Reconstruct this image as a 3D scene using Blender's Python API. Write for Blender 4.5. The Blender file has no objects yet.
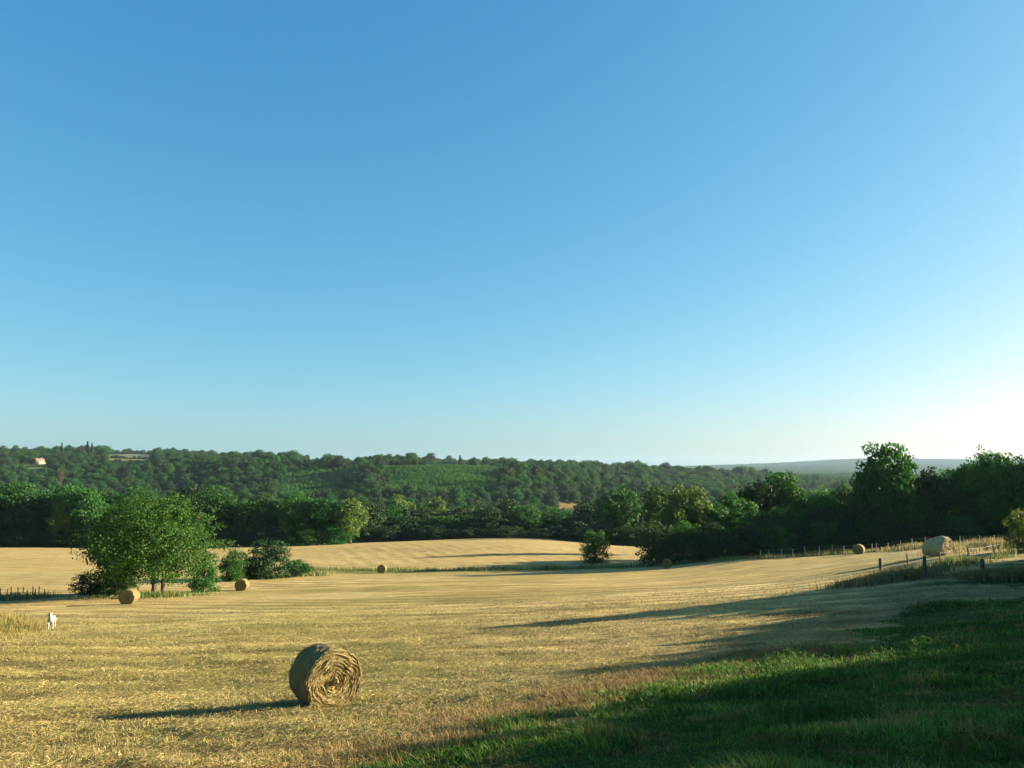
import bpy, math, random
import numpy as np
from mathutils import Vector
R = math.radians
rng = np.random.default_rng(11)
random.seed(11)
scene = bpy.context.scene
COL = scene.collection

# ------------------------------------------------------------------ camera model
W, H, F = 1024, 768, 773.0
HORIZ = 470.0
TH = math.atan((HORIZ - 384) / F)
SUN_AZ, SUN_EL = 75.5, 15.2

def e_of(py):                       # tan(elevation) of image row (on the centre column)
    u = -(np.asarray(py, float) - 384) / F
    return (math.sin(TH) + u * math.cos(TH)) / (math.cos(TH) - u * math.sin(TH))

def s_of(px, py=470.0):             # x / Y of an image column at an image row
    u = -(np.asarray(py, float) - 384) / F
    return ((np.asarray(px, float) - 512) / F) / (math.cos(TH) - u * math.sin(TH))

def px_of(x, y, z):
    d = y * math.cos(TH) + z * math.sin(TH)
    v = -y * math.sin(TH) + z * math.cos(TH)
    d = np.maximum(d, 0.05)
    return 512 + F * x / d, 384 - F * v / d

# ------------------------------------------------------------------ terrain
YS = [5, 8, 12, 18, 26, 36, 48, 65, 90, 125, 170, 220, 260, 330, 420, 520, 650, 800, 1000, 1200, 1500, 2000, 3000, 4500, 6000, 9000]
TAB = {
 -320: [925, 826, 770, 719, 682, 652, 633, 614, 598, 580, 562, 550, 547, 552, 554, 545, 526, 502, 480, 465, 458, 462, 465, 466, 466, 467],
 0: [920, 822, 768, 718, 681, 650, 629, 611, 593, 574, 557, 547, 545, 552, 555, 545, 525, 500, 478, 461, 455, 460, 465, 466, 466, 467],
 130: [918, 820, 766, 716, 679, 648, 627, 608, 591, 574, 558, 548, 546, 553, 555, 545, 525, 500, 478, 463, 458, 454, 462, 465, 466, 467],
 256: [912, 815, 761, 711, 675, 643, 622, 606, 591, 573, 557, 547, 546, 553, 555, 545, 524, 499, 473, 463, 461, 462, 464, 465, 466, 467],
 384: [902, 806, 753, 706, 669, 637, 618, 602, 588, 573, 557, 543, 542, 551, 553, 544, 524, 498, 474, 466, 464, 463, 464, 465, 466, 467],
 512: [888, 793, 741, 697, 662, 630, 612, 597, 584, 572, 555, 540, 538, 549, 552, 544, 524, 500, 478, 469, 468, 467, 466, 466, 466, 465],
 640: [868, 777, 728, 689, 655, 622, 603, 591, 580, 568.5, 557, 548, 546, 552, 554, 545, 526, 504, 486, 477, 473, 473, 472, 471, 469, 467.5],
 768: [850, 764, 715, 679, 645, 612, 594, 582, 568, 556, 551, 549, 549, 553, 555, 546, 528, 510, 494, 486, 479, 479, 477, 474, 469, 464.2],
 870: [840, 754, 706, 668, 636, 605, 582, 567, 556.5, 550, 548, 548, 549, 553, 555, 547, 529, 513, 500, 494, 488, 484, 477, 474, 469, 459.5],
 950: [830, 745, 700, 659, 623, 596, 572, 554.5, 547.5, 542.5, 541, 543, 546, 552, 555, 547, 529, 513, 500, 494, 488, 484, 477, 474, 469, 460],
 1024: [822, 738, 694, 653, 615, 594, 568, 549, 543.5, 540, 540, 542, 545, 552, 555, 547, 529, 513, 500, 494, 488, 484, 477, 474, 469, 461.5],
 1350: [730, 670, 630, 590, 560, 535, 520, 515, 518, 525, 532, 538, 543, 552, 555, 547, 529, 513, 500, 494, 488, 484, 477, 474, 469, 465],
 2000: [700, 630, 590, 555, 530, 515, 505, 505, 510, 520, 530, 538, 543, 552, 555, 547, 529, 509, 491, 482, 476, 473, 468, 465, 465, 467],
}

def pchip(x, y, xq):
    """monotone cubic along axis 0 of y (n, m)"""
    x = np.asarray(x, float); y = np.asarray(y, float)
    h = np.diff(x)[:, None]; d = np.diff(y, axis=0) / h
    m = np.zeros_like(y)
    s = d[:-1] * d[1:] > 0
    w1 = 2 * h[1:] + h[:-1]; w2 = h[1:] + 2 * h[:-1]
    with np.errstate(divide='ignore', invalid='ignore'):
        hm = (w1 + w2) / (w1 / d[:-1] + w2 / d[1:])
    m[1:-1] = np.where(s, hm, 0.0)
    m[0], m[-1] = d[0], d[-1]
    i = np.clip(np.searchsorted(x, xq) - 1, 0, len(x) - 2)
    t = ((xq - x[i]) / (x[i + 1] - x[i]))[:, None]
    hh = (x[i + 1] - x[i])[:, None]
    return ((1 + 2 * t) * (1 - t) ** 2 * y[i] + t * (1 - t) ** 2 * hh * m[i] + t * t * (3 - 2 * t) * y[i + 1] + t * t * (t - 1) * hh * m[i + 1])

_cols = sorted(TAB)
_phi = np.array([math.atan(float(s_of(c))) for c in _cols])
_lnY = np.log(np.array(YS, float))
_LQ = np.linspace(_lnY[0], _lnY[-1], 700)
_tab = pchip(_lnY, e_of(np.array([TAB[c] for c in _cols]).T), _LQ)
_PQ = np.linspace(_phi[0], _phi[-1], 500)
_tab = pchip(_phi, _tab.T, _PQ).T

def base_z(x, y):
    x = np.asarray(x, float); y = np.asarray(y, float)
    r = np.hypot(x, y); phi = np.arctan2(x, y)
    pc = np.clip(phi, _PQ[0], _PQ[-1])
    Y = r * np.cos(pc)
    Yq = np.clip(Y, YS[0], YS[-1])
    a = (np.log(Yq) - _LQ[0]) / (_LQ[1] - _LQ[0]); b = (pc - _PQ[0]) / (_PQ[1] - _PQ[0])
    i = np.clip(a.astype(int), 0, len(_LQ) - 2); j = np.clip(b.astype(int), 0, len(_PQ) - 2)
    a = a - i; b = b - j
    e = (_tab[i, j] * (1 - a) + _tab[i + 1, j] * a) * (1 - b) + (_tab[i, j + 1] * (1 - a) + _tab[i + 1, j + 1] * a) * b
    z = e * Yq
    hill_ = sstep(430, 620, r) * (1 - sstep(950, 1250, r))
    z = z + hill_ * (34 * (vnoise(x * .0042 + 3.3, y * .0036 + 1.7, 71) - .5) + 9 * (vnoise(x * .011, y * .009, 72) - .5))
    w = np.clip(Y / YS[0], 0, 1); w = w * w * (3 - 2 * w)
    z = np.where(Y < YS[0], -1.62 * (1 - w) + z * w, z)
    # behind the camera: a calm slope
    ov = np.clip((np.abs(phi) - R(55)) / R(75), 0, 1); ov = ov * ov * (3 - 2 * ov)
    zb = -1.62 + np.minimum(r * 0.05, 4)
    return z * (1 - ov) + zb * ov

def _hash(i, j, k):
    n = (i * 374761393 + j * 668265263 + k * 2147483647) & 0xFFFFFFFF
    n = ((n ^ (n >> 13)) * 1274126177) & 0xFFFFFFFF
    return ((n ^ (n >> 16)) & 0xFFFF) / 65535.0

def vnoise(x, y, k=0):
    xi = np.floor(x).astype(np.int64); yi = np.floor(y).astype(np.int64)
    fx = x - xi; fy = y - yi
    fx = fx * fx * (3 - 2 * fx); fy = fy * fy * (3 - 2 * fy)
    a = _hash(xi, yi, k); b = _hash(xi + 1, yi, k); c = _hash(xi, yi + 1, k); d = _hash(xi + 1, yi + 1, k)
    return (a * (1 - fx) + b * fx) * (1 - fy) + (c * (1 - fx) + d * fx) * fy

def straw_tone(x, y):
    """brightness and brownness of the mown field: raked swaths, thin patches, damp brown hay"""
    q = y + .28 * x + 5 * vnoise(x * .03, y * .03, 4)
    r = np.hypot(x, y)
    sw = np.sin(q * 1.75) * .5 + .5
    amp = (.25 + .75 * sstep(.35, .65, vnoise(x * .05, y * .12, 81))) * (1 - .7 * sstep(100, 180, r))
    k = 1 + amp * (.55 * (sw - .55))
    k *= 1 + .5 * (vnoise(x * .22, y * .55, 82) - .5) * (1 - sstep(60, 140, r)) + .35 * (vnoise(x * .9, y * 1.7, 83) - .5) * (1 - sstep(30, 60, r))
    dk = sstep(.60, .80, .6 * vnoise(x * .75, y * 1.5, 84) + .4 * vnoise(x * 2.2, y * 3.4, 85)) * (1 - sstep(26, 48, r))
    return k, dk

def sstep(a, b, v):
    t = np.clip((v - a) / (b - a), 0, 1)
    return t * t * (3 - 2 * t)

def at(px, py, y0=4.0, y1=400.0):
    """world point where the sight line through a pixel first meets the ground"""
    Y = np.exp(np.linspace(math.log(y0), math.log(y1), 3000))
    s = float(s_of(px, py)); e = float(e_of(py))
    d = e * Y - base_z(s * Y, Y)
    k = np.where(d <= 0)[0]
    Yh = Y[k[0]] if len(k) else y1
    return Vector((s * Yh, Yh, float(base_z(s * Yh, Yh))))

def on(px, Y):
    x = float(s_of(px)) * Y
    return Vector((x, Y, float(base_z(x, Y))))

def poly_mask(x, y, pts, soft=1.0):
    """signed soft inside mask of polygon (world xy)"""
    p = np.array(pts, float); n = len(p)
    inside = np.zeros(x.shape, bool); dist = np.full(x.shape, 1e9)
    for i in range(n):
        ax, ay = p[i]; bx, by = p[(i + 1) % n]
        c = ((ay > y) != (by > y))
        with np.errstate(divide='ignore', invalid='ignore'):
            inside ^= c & (x < (bx - ax) * (y - ay) / (by - ay) + ax)
        dx, dy = bx - ax, by - ay; L = dx * dx + dy * dy + 1e-9
        t = np.clip(((x - ax) * dx + (y - ay) * dy) / L, 0, 1)
        dist = np.minimum(dist, np.hypot(x - ax - t * dx, y - ay - t * dy))
    sd = np.where(inside, dist, -dist)
    return np.clip(sd / soft * 0.5 + 0.5, 0, 1)

# grass bank (lower right), in world coordinates
_edge = [(300, 790), (345, 772), (405, 754), (470, 735), (545, 715), (620, 698), (690, 680), (760, 668), (820, 657), (862, 644), (885, 622), (915, 606), (960, 602), (1024, 598)]
GRASS = [tuple(at(a, b)[:2]) for a, b in _edge] + [(60, 40), (60, -30), (-1.5, -20), (-2.2, 2)]
_lane = [(922, 588), (936, 577), (1000, 567), (1030, 556), (1080, 556), (1080, 588), (1000, 586)]
GRASS2 = [tuple(at(a, b)[:2]) for a, b in _lane]

def wob(x, y, amp=1.0):
    return amp * (vnoise(x * .9, y * .9, 5) - .5) + amp * .6 * (vnoise(x * 2.7, y * 2.7, 6) - .5)

def grass_w(x, y):
    xx = x + wob(x, y, 2.8); yy = y + wob(x + 40, y, 2.8)
    return np.maximum(poly_mask(xx, yy, GRASS, .5), 0.95 * poly_mask(xx, yy, GRASS2, 1.0))

def micro_z(x, y):
    r = np.hypot(x, y)
    near = 1 - sstep(35, 75, r)
    vnear = 1 - sstep(14, 30, r)
    z = 0.10 * (vnoise(x * .35, y * .35, 1) - .5) * (1 - sstep(120, 250, r))
    z += near * 0.07 * (vnoise(x * 1.1, y * 1.6, 2) - .5)
    z += vnear * (0.05 * (vnoise(x * 3.2, y * 4.2, 3) - .5) + .10 * np.clip(vnoise(x * 1.3 + 7, y * 2.0, 8) - .55, 0, 1) + .06 * np.clip(vnoise(x * 2.3 + 7, y * 2.9, 9) - .5, 0, 1))
    # raked windrow lines left by the baler, running across the slope
    q = y + .28 * x + 5 * vnoise(x * .03, y * .03, 4)
    z += (1 - sstep(60, 110, r)) * 0.05 * np.clip(np.sin(q * 1.75), 0, 1) ** 2
    z += .5 * sstep(134, 142, y) * (1 - sstep(230, 250, r)) * sstep(-48, -42, x) * .045 * np.sin((x + .35 * y) * 1.6 + 5 * vnoise(x * .05, y * .05, 90)) * (.3 + 1.4 * vnoise(x * .3, y * .12, 91))
    return z

def ground_z(x, y):
    return base_z(x, y) + micro_z(np.asarray(x, float), np.asarray(y, float))

# ------------------------------------------------------------------ mesh helpers
def build_mesh(name, verts, quads, mat=None, smooth=False, cols=None, tris=None):
    me = bpy.data.meshes.new(name)
    verts = np.asarray(verts, np.float32); quads = np.asarray(quads, np.int32).reshape(-1, 4)
    tris = np.zeros((0, 3), np.int32) if tris is None else np.asarray(tris, np.int32).reshape(-1, 3)
    nq, nt = len(quads), len(tris)
    me.vertices.add(len(verts)); me.vertices.foreach_set('co', verts.ravel())
    me.loops.add(nq * 4 + nt * 3)
    me.loops.foreach_set('vertex_index', np.concatenate([quads.ravel(), tris.ravel()]))
    me.polygons.add(nq + nt)
    me.polygons.foreach_set('loop_start', np.concatenate([np.arange(nq) * 4, nq * 4 + np.arange(nt) * 3]).astype(np.int32))
    me.polygons.foreach_set('use_smooth', np.full(nq + nt, smooth))
    if cols is not None:
        a = me.color_attributes.new('tint', 'FLOAT_COLOR', 'POINT')
        c = np.ones((len(verts), 4), np.float32); c[:, :3] = cols
        a.data.foreach_set('color', c.ravel())
    if mat: me.materials.append(mat)
    me.update(calc_edges=True); me.validate()
    return me

def link(name, data, parent=None, loc=None):
    o = bpy.data.objects.new(name, data); COL.objects.link(o)
    if parent: o.parent = parent
    if loc is not None: o.location = loc
    return o

def tag(o, label=None, cat=None, group=None, kind=None):
    if label: o['label'] = label
    if cat: o['category'] = cat
    if group: o['group'] = group
    if kind: o['kind'] = kind
    return o

def thing(name, label, cat, loc, rz=0, group=None):
    o = link(name, None, None, loc); o.rotation_euler.z = rz
    o.empty_display_size = .3
    return tag(o, label, cat, group)

def tube(path, radii, n=8, cap=True):
    """verts, quads of a tube along a polyline"""
    path = [Vector(p) for p in path]; V = []; Q = []
    up = Vector((0.31, 0.17, 1)).normalized()
    for i, p in enumerate(path):
        d = (path[min(i + 1, len(path) - 1)] - path[max(i - 1, 0)]).normalized()
        u = d.cross(up)
        if u.length < .05: u = d.cross(Vector((1, 0, 0)))
        u.normalize(); v = d.cross(u)
        for k in range(n):
            a = 2 * math.pi * k / n
            V.append(p + (u * math.cos(a) + v * math.sin(a)) * radii[i])
    for i in range(len(path) - 1):
        for k in range(n):
            Q.append((i * n + k, i * n + (k + 1) % n, (i + 1) * n + (k + 1) % n, (i + 1) * n + k))
    if cap:
        for base in (0, (len(path) - 1) * n):
            for k in range(0, n - 2, 2):
                Q.append((base, base + k + 1, base + k + 2, base + (k + 3) % n if k + 3 < n else base + k + 2)) if k + 3 < n else None
    return V, Q

class MB:
    def __init__(s): s.V = []; s.Q = []; s.T = []
    def add(s, V, Q, T=()):
        b = len(s.V); s.V += [tuple(v) for v in V]
        s.Q += [tuple(i + b for i in q) for q in Q]; s.T += [tuple(i + b for i in t) for t in T]
    def box(s, c, d, tilt=0):
        x, y, z = c; a, b, h = d[0] / 2, d[1] / 2, d[2] / 2
        V = [(x - a, y - b, z - h), (x + a, y - b, z - h), (x + a, y + b, z - h), (x - a, y + b, z - h),
             (x - a, y - b, z + h), (x + a, y - b, z + h), (x + a, y + b, z + h), (x - a, y + b, z + h)]
        s.add(V, [(0, 3, 2, 1), (4, 5, 6, 7), (0, 1, 5, 4), (1, 2, 6, 5), (2, 3, 7, 6), (3, 0, 4, 7)])
    def tube(s, path, radii, n=8): s.add(*tube(path, radii, n))
    def mesh(s, name, mat, smooth=False): return build_mesh(name, s.V, s.Q, mat, smooth, tris=s.T)

# ------------------------------------------------------------------ materials
def new_mat(name):
    m = bpy.data.materials.new(name); m.use_nodes = True
    nt = m.node_tree; b = nt.nodes['Principled BSDF']
    b.inputs['Specular IOR Level'].default_value = .2
    b.inputs['Roughness'].default_value = .85
    return m, nt, b

def N(nt, typ, **kw):
    n = nt.nodes.new(typ)
    for k, v in kw.items():
        if k in n.inputs.keys() if isinstance(k, str) else False: n.inputs[k].default_value = v
        else: setattr(n, k, v)
    return n

def noise(nt, vec, scale, detail=3, rough=.6):
    n = nt.nodes.new('ShaderNodeTexNoise')
    n.inputs['Scale'].default_value = scale; n.inputs['Detail'].default_value = detail; n.inputs['Roughness'].default_value = rough
    if vec is not None: nt.links.new(vec, n.inputs['Vector'])
    return n.outputs['Fac']

def ramp(nt, fac, stops):
    n = nt.nodes.new('ShaderNodeValToRGB')
    el = n.color_ramp.elements
    while len(el) < len(stops): el.new(.5)
    for e, (p, c) in zip(el, stops):
        e.position = p; e.color = (*c, 1) if len(c) == 3 else c
    nt.links.new(fac, n.inputs['Fac']); return n.outputs['Color']

def mix(nt, fac, a, b, mode='MIX'):
    n = nt.nodes.new('ShaderNodeMix'); n.data_type = 'RGBA'; n.blend_type = mode
    for sock, v in ((n.inputs['Factor'], fac), (n.inputs['A'], a), (n.inputs['B'], b)):
        if hasattr(v, 'is_output'): nt.links.new(v, sock)
        elif isinstance(v, (int, float)): sock.default_value = v
        else: sock.default_value = (*v, 1)
    return n.outputs['Result']
# Mix node has several sockets with the same names; pick the colour ones
def mix(nt, fac, a, b, mode='MIX'):
    n = nt.nodes.new('ShaderNodeMix'); n.data_type = 'RGBA'; n.blend_type = mode
    for sock, v in ((n.inputs[0], fac), (n.inputs[6], a), (n.inputs[7], b)):
        if hasattr(v, 'is_output'): nt.links.new(v, sock)
        elif isinstance(v, (int, float)): sock.default_value = v
        else: sock.default_value = (*v, 1)
    return n.outputs[2]

def leaf_mat(name, dark, light, trans=.3, rnd=.5):
    m, nt, b = new_mat(name)
    geo = nt.nodes.new('ShaderNodeTexCoord')
    info = nt.nodes.new('ShaderNodeObjectInfo')
    f1 = noise(nt, geo.outputs['Object'], 5.0, 3)
    c = ramp(nt, f1, [(.3, dark), (.7, light)])
    # each plant leans a little to yellow-green or blue-green, lighter or darker
    hs = nt.nodes.new('ShaderNodeHueSaturation')
    mr = nt.nodes.new('ShaderNodeMapRange'); mr.inputs[3].default_value = .5 - .022 * rnd * 2; mr.inputs[4].default_value = .5 + .012 * rnd * 2
    nt.links.new(info.outputs['Random'], mr.inputs[0]); nt.links.new(mr.outputs[0], hs.inputs['Hue'])
    mul = nt.nodes.new('ShaderNodeMath'); mul.operation = 'MULTIPLY'; mul.inputs[1].default_value = 7.31
    fr = nt.nodes.new('ShaderNodeMath'); fr.operation = 'FRACT'
    nt.links.new(info.outputs['Random'], mul.inputs[0]); nt.links.new(mul.outputs[0], fr.inputs[0])
    mv = nt.nodes.new('ShaderNodeMapRange'); mv.inputs[3].default_value = 1 - .45 * rnd; mv.inputs[4].default_value = 1 + .55 * rnd
    nt.links.new(fr.outputs[0], mv.inputs[0]); nt.links.new(mv.outputs[0], hs.inputs['Value'])
    nt.links.new(c, hs.inputs['Color'])
    nt.links.new(hs.outputs[0], b.inputs['Base Color'])
    b.inputs['Roughness'].default_value = .6; b.inputs['Specular IOR Level'].default_value = .25
    tr = nt.nodes.new('ShaderNodeBsdfTranslucent')
    tc = mix(nt, 1.0, hs.outputs[0], (1.5, 1.35, .55), 'MULTIPLY')
    nt.links.new(tc, tr.inputs['Color'])
    ms = nt.nodes.new('ShaderNodeMixShader'); ms.inputs[0].default_value = trans
    nt.links.new(b.outputs[0], ms.inputs[1]); nt.links.new(tr.outputs[0], ms.inputs[2])
    nt.links.new(ms.outputs[0], nt.nodes['Material Output'].inputs['Surface'])
    return m

M_LEAF = leaf_mat('broadleaf foliage', (.0135, .068, .011), (.034, .118, .020), .38, .45)
M_OAK = leaf_mat('oak foliage', (.022, .074, .008), (.052, .124, .014), .32, .1)
M_DARK = leaf_mat('dark foliage', (.013, .040, .011), (.028, .066, .015), .2, .4)
M_PALE = leaf_mat('pale foliage', (.06, .115, .018), (.11, .17, .035), .3, .2)
M_CONIF = leaf_mat('conifer foliage', (.010, .026, .012), (.020, .042, .016), .1, .2)
M_RUST = leaf_mat('withered foliage', (.060, .052, .022), (.085, .068, .03), .2, .1)
M_YOUNG = leaf_mat('young plantation foliage', (.040, .145, .018), (.065, .19, .026), .25, .35)

m, nt, b = new_mat('bark'); M_BARK = m
tc = nt.nodes.new('ShaderNodeTexCoord')
nt.links.new(ramp(nt, noise(nt, tc.outputs['Object'], 9, 4), [(.3, (.06, .045, .03)), (.7, (.15, .115, .08))]), b.inputs['Base Color'])

def tint_mat(name, var=.35, trans=0.0, scale=6.0):
    m, nt, b = new_mat(name)
    at_ = nt.nodes.new('ShaderNodeAttribute'); at_.attribute_name = 'tint'
    geo = nt.nodes.new('ShaderNodeNewGeometry')
    f = noise(nt, geo.outputs['Position'], scale, 2)
    k = ramp(nt, f, [(.3, (1 - var,) * 3), (.7, (1 + var,) * 3)])
    c = mix(nt, 1.0, at_.outputs['Color'], k, 'MULTIPLY')
    nt.links.new(c, b.inputs['Base Color'])
    if trans:
        tr = nt.nodes.new('ShaderNodeBsdfTranslucent'); nt.links.new(c, tr.inputs['Color'])
        ms = nt.nodes.new('ShaderNodeMixShader'); ms.inputs[0].default_value = trans
        nt.links.new(b.outputs[0], ms.inputs[1]); nt.links.new(tr.outputs[0], ms.inputs[2])
        nt.links.new(ms.outputs[0], nt.nodes['Material Output'].inputs['Surface'])
    return m
M_BLADE = tint_mat('grass blades', .3, .35, 3.0)
M_STRAW = tint_mat('loose straw', .2, .15, 2.0)

# ground: albedo per vertex (what grows where) broken up by several sizes of noise
m, nt, b = new_mat('ground cover'); M_GROUND = m
at_ = nt.nodes.new('ShaderNodeAttribute'); at_.attribute_name = 'tint'
geo = nt.nodes.new('ShaderNodeNewGeometry')
pos = geo.outputs['Position']
mp = nt.nodes.new('ShaderNodeMapping'); mp.inputs['Scale'].default_value = (.35, 1.0, 1.0); mp.inputs['Rotation'].default_value = (0, 0, R(16))
nt.links.new(pos, mp.inputs['Vector']); sp = mp.outputs['Vector']
n1 = ramp(nt, noise(nt, sp, .9, 5, .65), [(.28, (.62, .60, .52)), (.52, (1, 1, 1)), (.74, (1.28, 1.22, 1.1))])
n2 = ramp(nt, noise(nt, pos, 7.0, 4, .7), [(.25, (.50, .47, .42)), (.5, (1, 1, 1)), (.75, (1.35, 1.32, 1.3))])
n3 = ramp(nt, noise(nt, sp, .07, 4, .6), [(.3, (.84, .88, .80)), (.7, (1.12, 1.06, 1.0))])
n4 = ramp(nt, noise(nt, sp, 30.0, 2, .7), [(.3, (.7, .68, .62)), (.7, (1.3, 1.28, 1.25))])
c = mix(nt, 1, at_.outputs['Color'], n1, 'MULTIPLY'); c = mix(nt, 1, c, n2, 'MULTIPLY')
c = mix(nt, 1, c, n3, 'MULTIPLY'); c = mix(nt, 1, c, n4, 'MULTIPLY')
nt.links.new(c, b.inputs['Base Color']); b.inputs['Roughness'].default_value = 1.0; b.inputs['Specular IOR Level'].default_value = .05
bp = nt.nodes.new('ShaderNodeBump'); bp.inputs['Strength'].default_value = .8; bp.inputs['Distance'].default_value = .06
ad = nt.nodes.new('ShaderNodeMath'); ad.operation = 'ADD'
nt.links.new(noise(nt, sp, 2.6, 5, .75), ad.inputs[0]); nt.links.new(noise(nt, pos, 14, 3, .7), ad.inputs[1])
nt.links.new(ad.outputs[0], bp.inputs['Height']); nt.links.new(bp.outputs[0], b.inputs['Normal'])

m, nt, b = new_mat('baled straw'); M_BALE = m
tc = nt.nodes.new('ShaderNodeTexCoord')
mp = nt.nodes.new('ShaderNodeMapping'); mp.inputs['Scale'].default_value = (1, 6, 1); nt.links.new(tc.outputs['Object'], mp.inputs['Vector'])
c = ramp(nt, noise(nt, tc.outputs['Object'], 9, 5, .75), [(.25, (.085, .060, .018)), (.5, (.235, .180, .062)), (.75, (.37, .30, .125))])
nt.links.new(c, b.inputs['Base Color'])
bp = nt.nodes.new('ShaderNodeBump'); bp.inputs['Strength'].default_value = .8; bp.inputs['Distance'].default_value = .03
nt.links.new(noise(nt, tc.outputs['Object'], 40, 4, .8), bp.inputs['Height']); nt.links.new(bp.outputs[0], b.inputs['Normal'])

m, nt, b = new_mat('wrapped straw'); M_WRAP = m
tc = nt.nodes.new('ShaderNodeTexCoord')
mp = nt.nodes.new('ShaderNodeMapping'); mp.inputs['Scale'].default_value = (1.2, 12, 1.2); nt.links.new(tc.outputs['Object'], mp.inputs['Vector'])
c = ramp(nt, noise(nt, mp.outputs['Vector'], 3, 5, .7), [(.25, (.08, .062, .022)), (.5, (.155, .122, .048)), (.75, (.25, .20, .09))])
nt.links.new(c, b.inputs['Base Color'])
bp = nt.nodes.new('ShaderNodeBump'); bp.inputs['Strength'].default_value = .7; bp.inputs['Distance'].default_value = .03
nt.links.new(noise(nt, mp.outputs['Vector'], 8, 4, .8), bp.inputs['Height']); nt.links.new(bp.outputs[0], b.inputs['Normal'])

m, nt, b = new_mat('weathered straw'); M_OLD = m
tc = nt.nodes.new('ShaderNodeTexCoord')
c = ramp(nt, noise(nt, tc.outputs['Object'], 5, 5, .7), [(.25, (.20, .165, .075)), (.5, (.34, .285, .135)), (.75, (.45, .385, .20))])
nt.links.new(c, b.inputs['Base Color'])
bp = nt.nodes.new('ShaderNodeBump'); bp.inputs['Strength'].default_value = .8; bp.inputs['Distance'].default_value = .05
nt.links.new(noise(nt, tc.outputs['Object'], 10, 4, .8), bp.inputs['Height']); nt.links.new(bp.outputs[0], b.inputs['Normal'])

def plain(name, a, bcol, scale=12, rough=.8):
    m, nt, b = new_mat(name); tc = nt.nodes.new('ShaderNodeTexCoord')
    nt.links.new(ramp(nt, noise(nt, tc.outputs['Object'], scale, 4), [(.3, a), (.7, bcol)]), b.inputs['Base Color'])
    b.inputs['Roughness'].default_value = rough; return m
M_POST = plain('weathered post wood', (.05, .042, .035), (.12, .10, .08), 20)
M_PALEPOST = plain('bleached stake wood', (.22, .19, .14), (.34, .30, .23), 20)
M_WIRE = plain('galvanised wire', (.20, .20, .19), (.28, .28, .27), 20, .5)
M_DOG = plain('white dog coat', (.30, .28, .235), (.36, .34, .29), 14)
M_NOSE = plain('dark dog nose', (.02, .018, .016), (.03, .028, .025), 14, .4)
M_RENDER = plain('ochre rendered wall', (.44, .32, .175), (.50, .38, .22), 2)
M_TILE = plain('clay roof tiles', (.20, .13, .09), (.26, .17, .12), 4)
M_GLASS = plain('dark window panes', (.03, .035, .04), (.05, .055, .06), 3, .2)
M_SHUT = plain('white painted frame', (.7, .7, .68), (.78, .78, .76), 3)

# ------------------------------------------------------------------ ground sheet
front = np.arange(-46, 46.001, .165); back = np.concatenate([np.arange(48, 180, 3.0), np.arange(-180, -47, 3.0)])
ang = np.radians(np.concatenate([front, back]))
order = np.argsort(np.where(ang < R(-46.5), ang + 2 * math.pi, ang)); ang = ang[order]
rad = np.exp(np.arange(math.log(.7), math.log(10500), .0098))
A, RR = np.meshgrid(ang, rad)
X = RR * np.sin(A); Yg = RR * np.cos(A)
Z = ground_z(X, Yg)
nr, na = X.shape
PX, PY = px_of(X, Yg, Z)
fr = Yg > 1
PX = np.where(fr, PX, np.where(X > 0, 3000, -3000))

C_STRAW = np.array((.395, .305, .134)); C_PALE = np.array((.43, .345, .17)); C_OLIVE = np.array((.30, .255, .080)); C_BROWN = np.array((.25, .155, .060))
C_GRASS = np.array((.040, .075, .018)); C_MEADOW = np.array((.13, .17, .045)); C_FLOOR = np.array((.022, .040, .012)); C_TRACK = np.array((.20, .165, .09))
def lay(c, w, col): return c * (1 - w[..., None]) + np.asarray(col) * w[..., None]
cov = np.ones(X.shape + (3,)) * C_STRAW
big = vnoise(X * .06, Yg * .11, 21)
cov = lay(cov, sstep(.5, .9, big) * .8, C_PALE)
cov = lay(cov, (1 - sstep(300, 560, PX)) * (1 - sstep(45, 85, RR)) * (.45 + .45 * vnoise(X * .25, Yg * .4, 22)), C_OLIVE)
# drier brown fringe beside the grass bank
gw = grass_w(X, Yg)
fringe = poly_mask(X + wob(X, Yg, 4), Yg + wob(X + 9, Yg, 4), GRASS, 8.0)
cov = lay(cov, np.clip(fringe * 1.6 - .25, 0, 1) * sstep(.25, .6, vnoise(X * .8, Yg * 1.2, 23)) * 1.0, C_BROWN * .85)
tone, damp = straw_tone(X, Yg)
cov = cov * tone[..., None]
cov = lay(cov, damp * .8, C_BROWN * .5)
thin_ = sstep(.5, .75, vnoise(X * .07, Yg * .2, 29)) * (1 - sstep(90, 140, RR))
cov = lay(cov, thin_ * .5 * (1 - sstep(500, 800, PX)), C_OLIVE * .75)
# mounded field beyond the ditch: faint up-and-down rows
mound = sstep(133, 140, Yg) * (RR < 320) * sstep(-48, -42, X)
rows = sstep(.35, .75, vnoise(X * 1.1 + .38 * Yg, Yg * .10, 92)) * (.5 + .5 * np.sin((X + .35 * Yg) * 1.6 + 5 * vnoise(X * .05, Yg * .05, 90)))
cov = lay(cov, mound * rows * .18, C_BROWN * 1.2)
cov = lay(cov, mound * sstep(.5, .75, vnoise(X * .9, Yg * .35, 93)) * .35, C_BROWN * 1.1)
cov = lay(cov, mound * .3, C_PALE)
cov = lay(cov, gw, C_GRASS)
cov = lay(cov, gw * sstep(.55, .75, vnoise(X * .55, Yg * .55, 38) * .6 + vnoise(X * 1.9, Yg * 1.9, 39) * .4) * .8, C_BROWN * .55)
# worn lane in the shade, right of the field
lane = sstep(852, 905, PX) * (1 - gw) * sstep(583, 588, PY) * (1 - sstep(602, 640, PY)) * fr
cov = lay(cov, np.clip(lane, 0, 1) * .8, C_TRACK)
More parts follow.
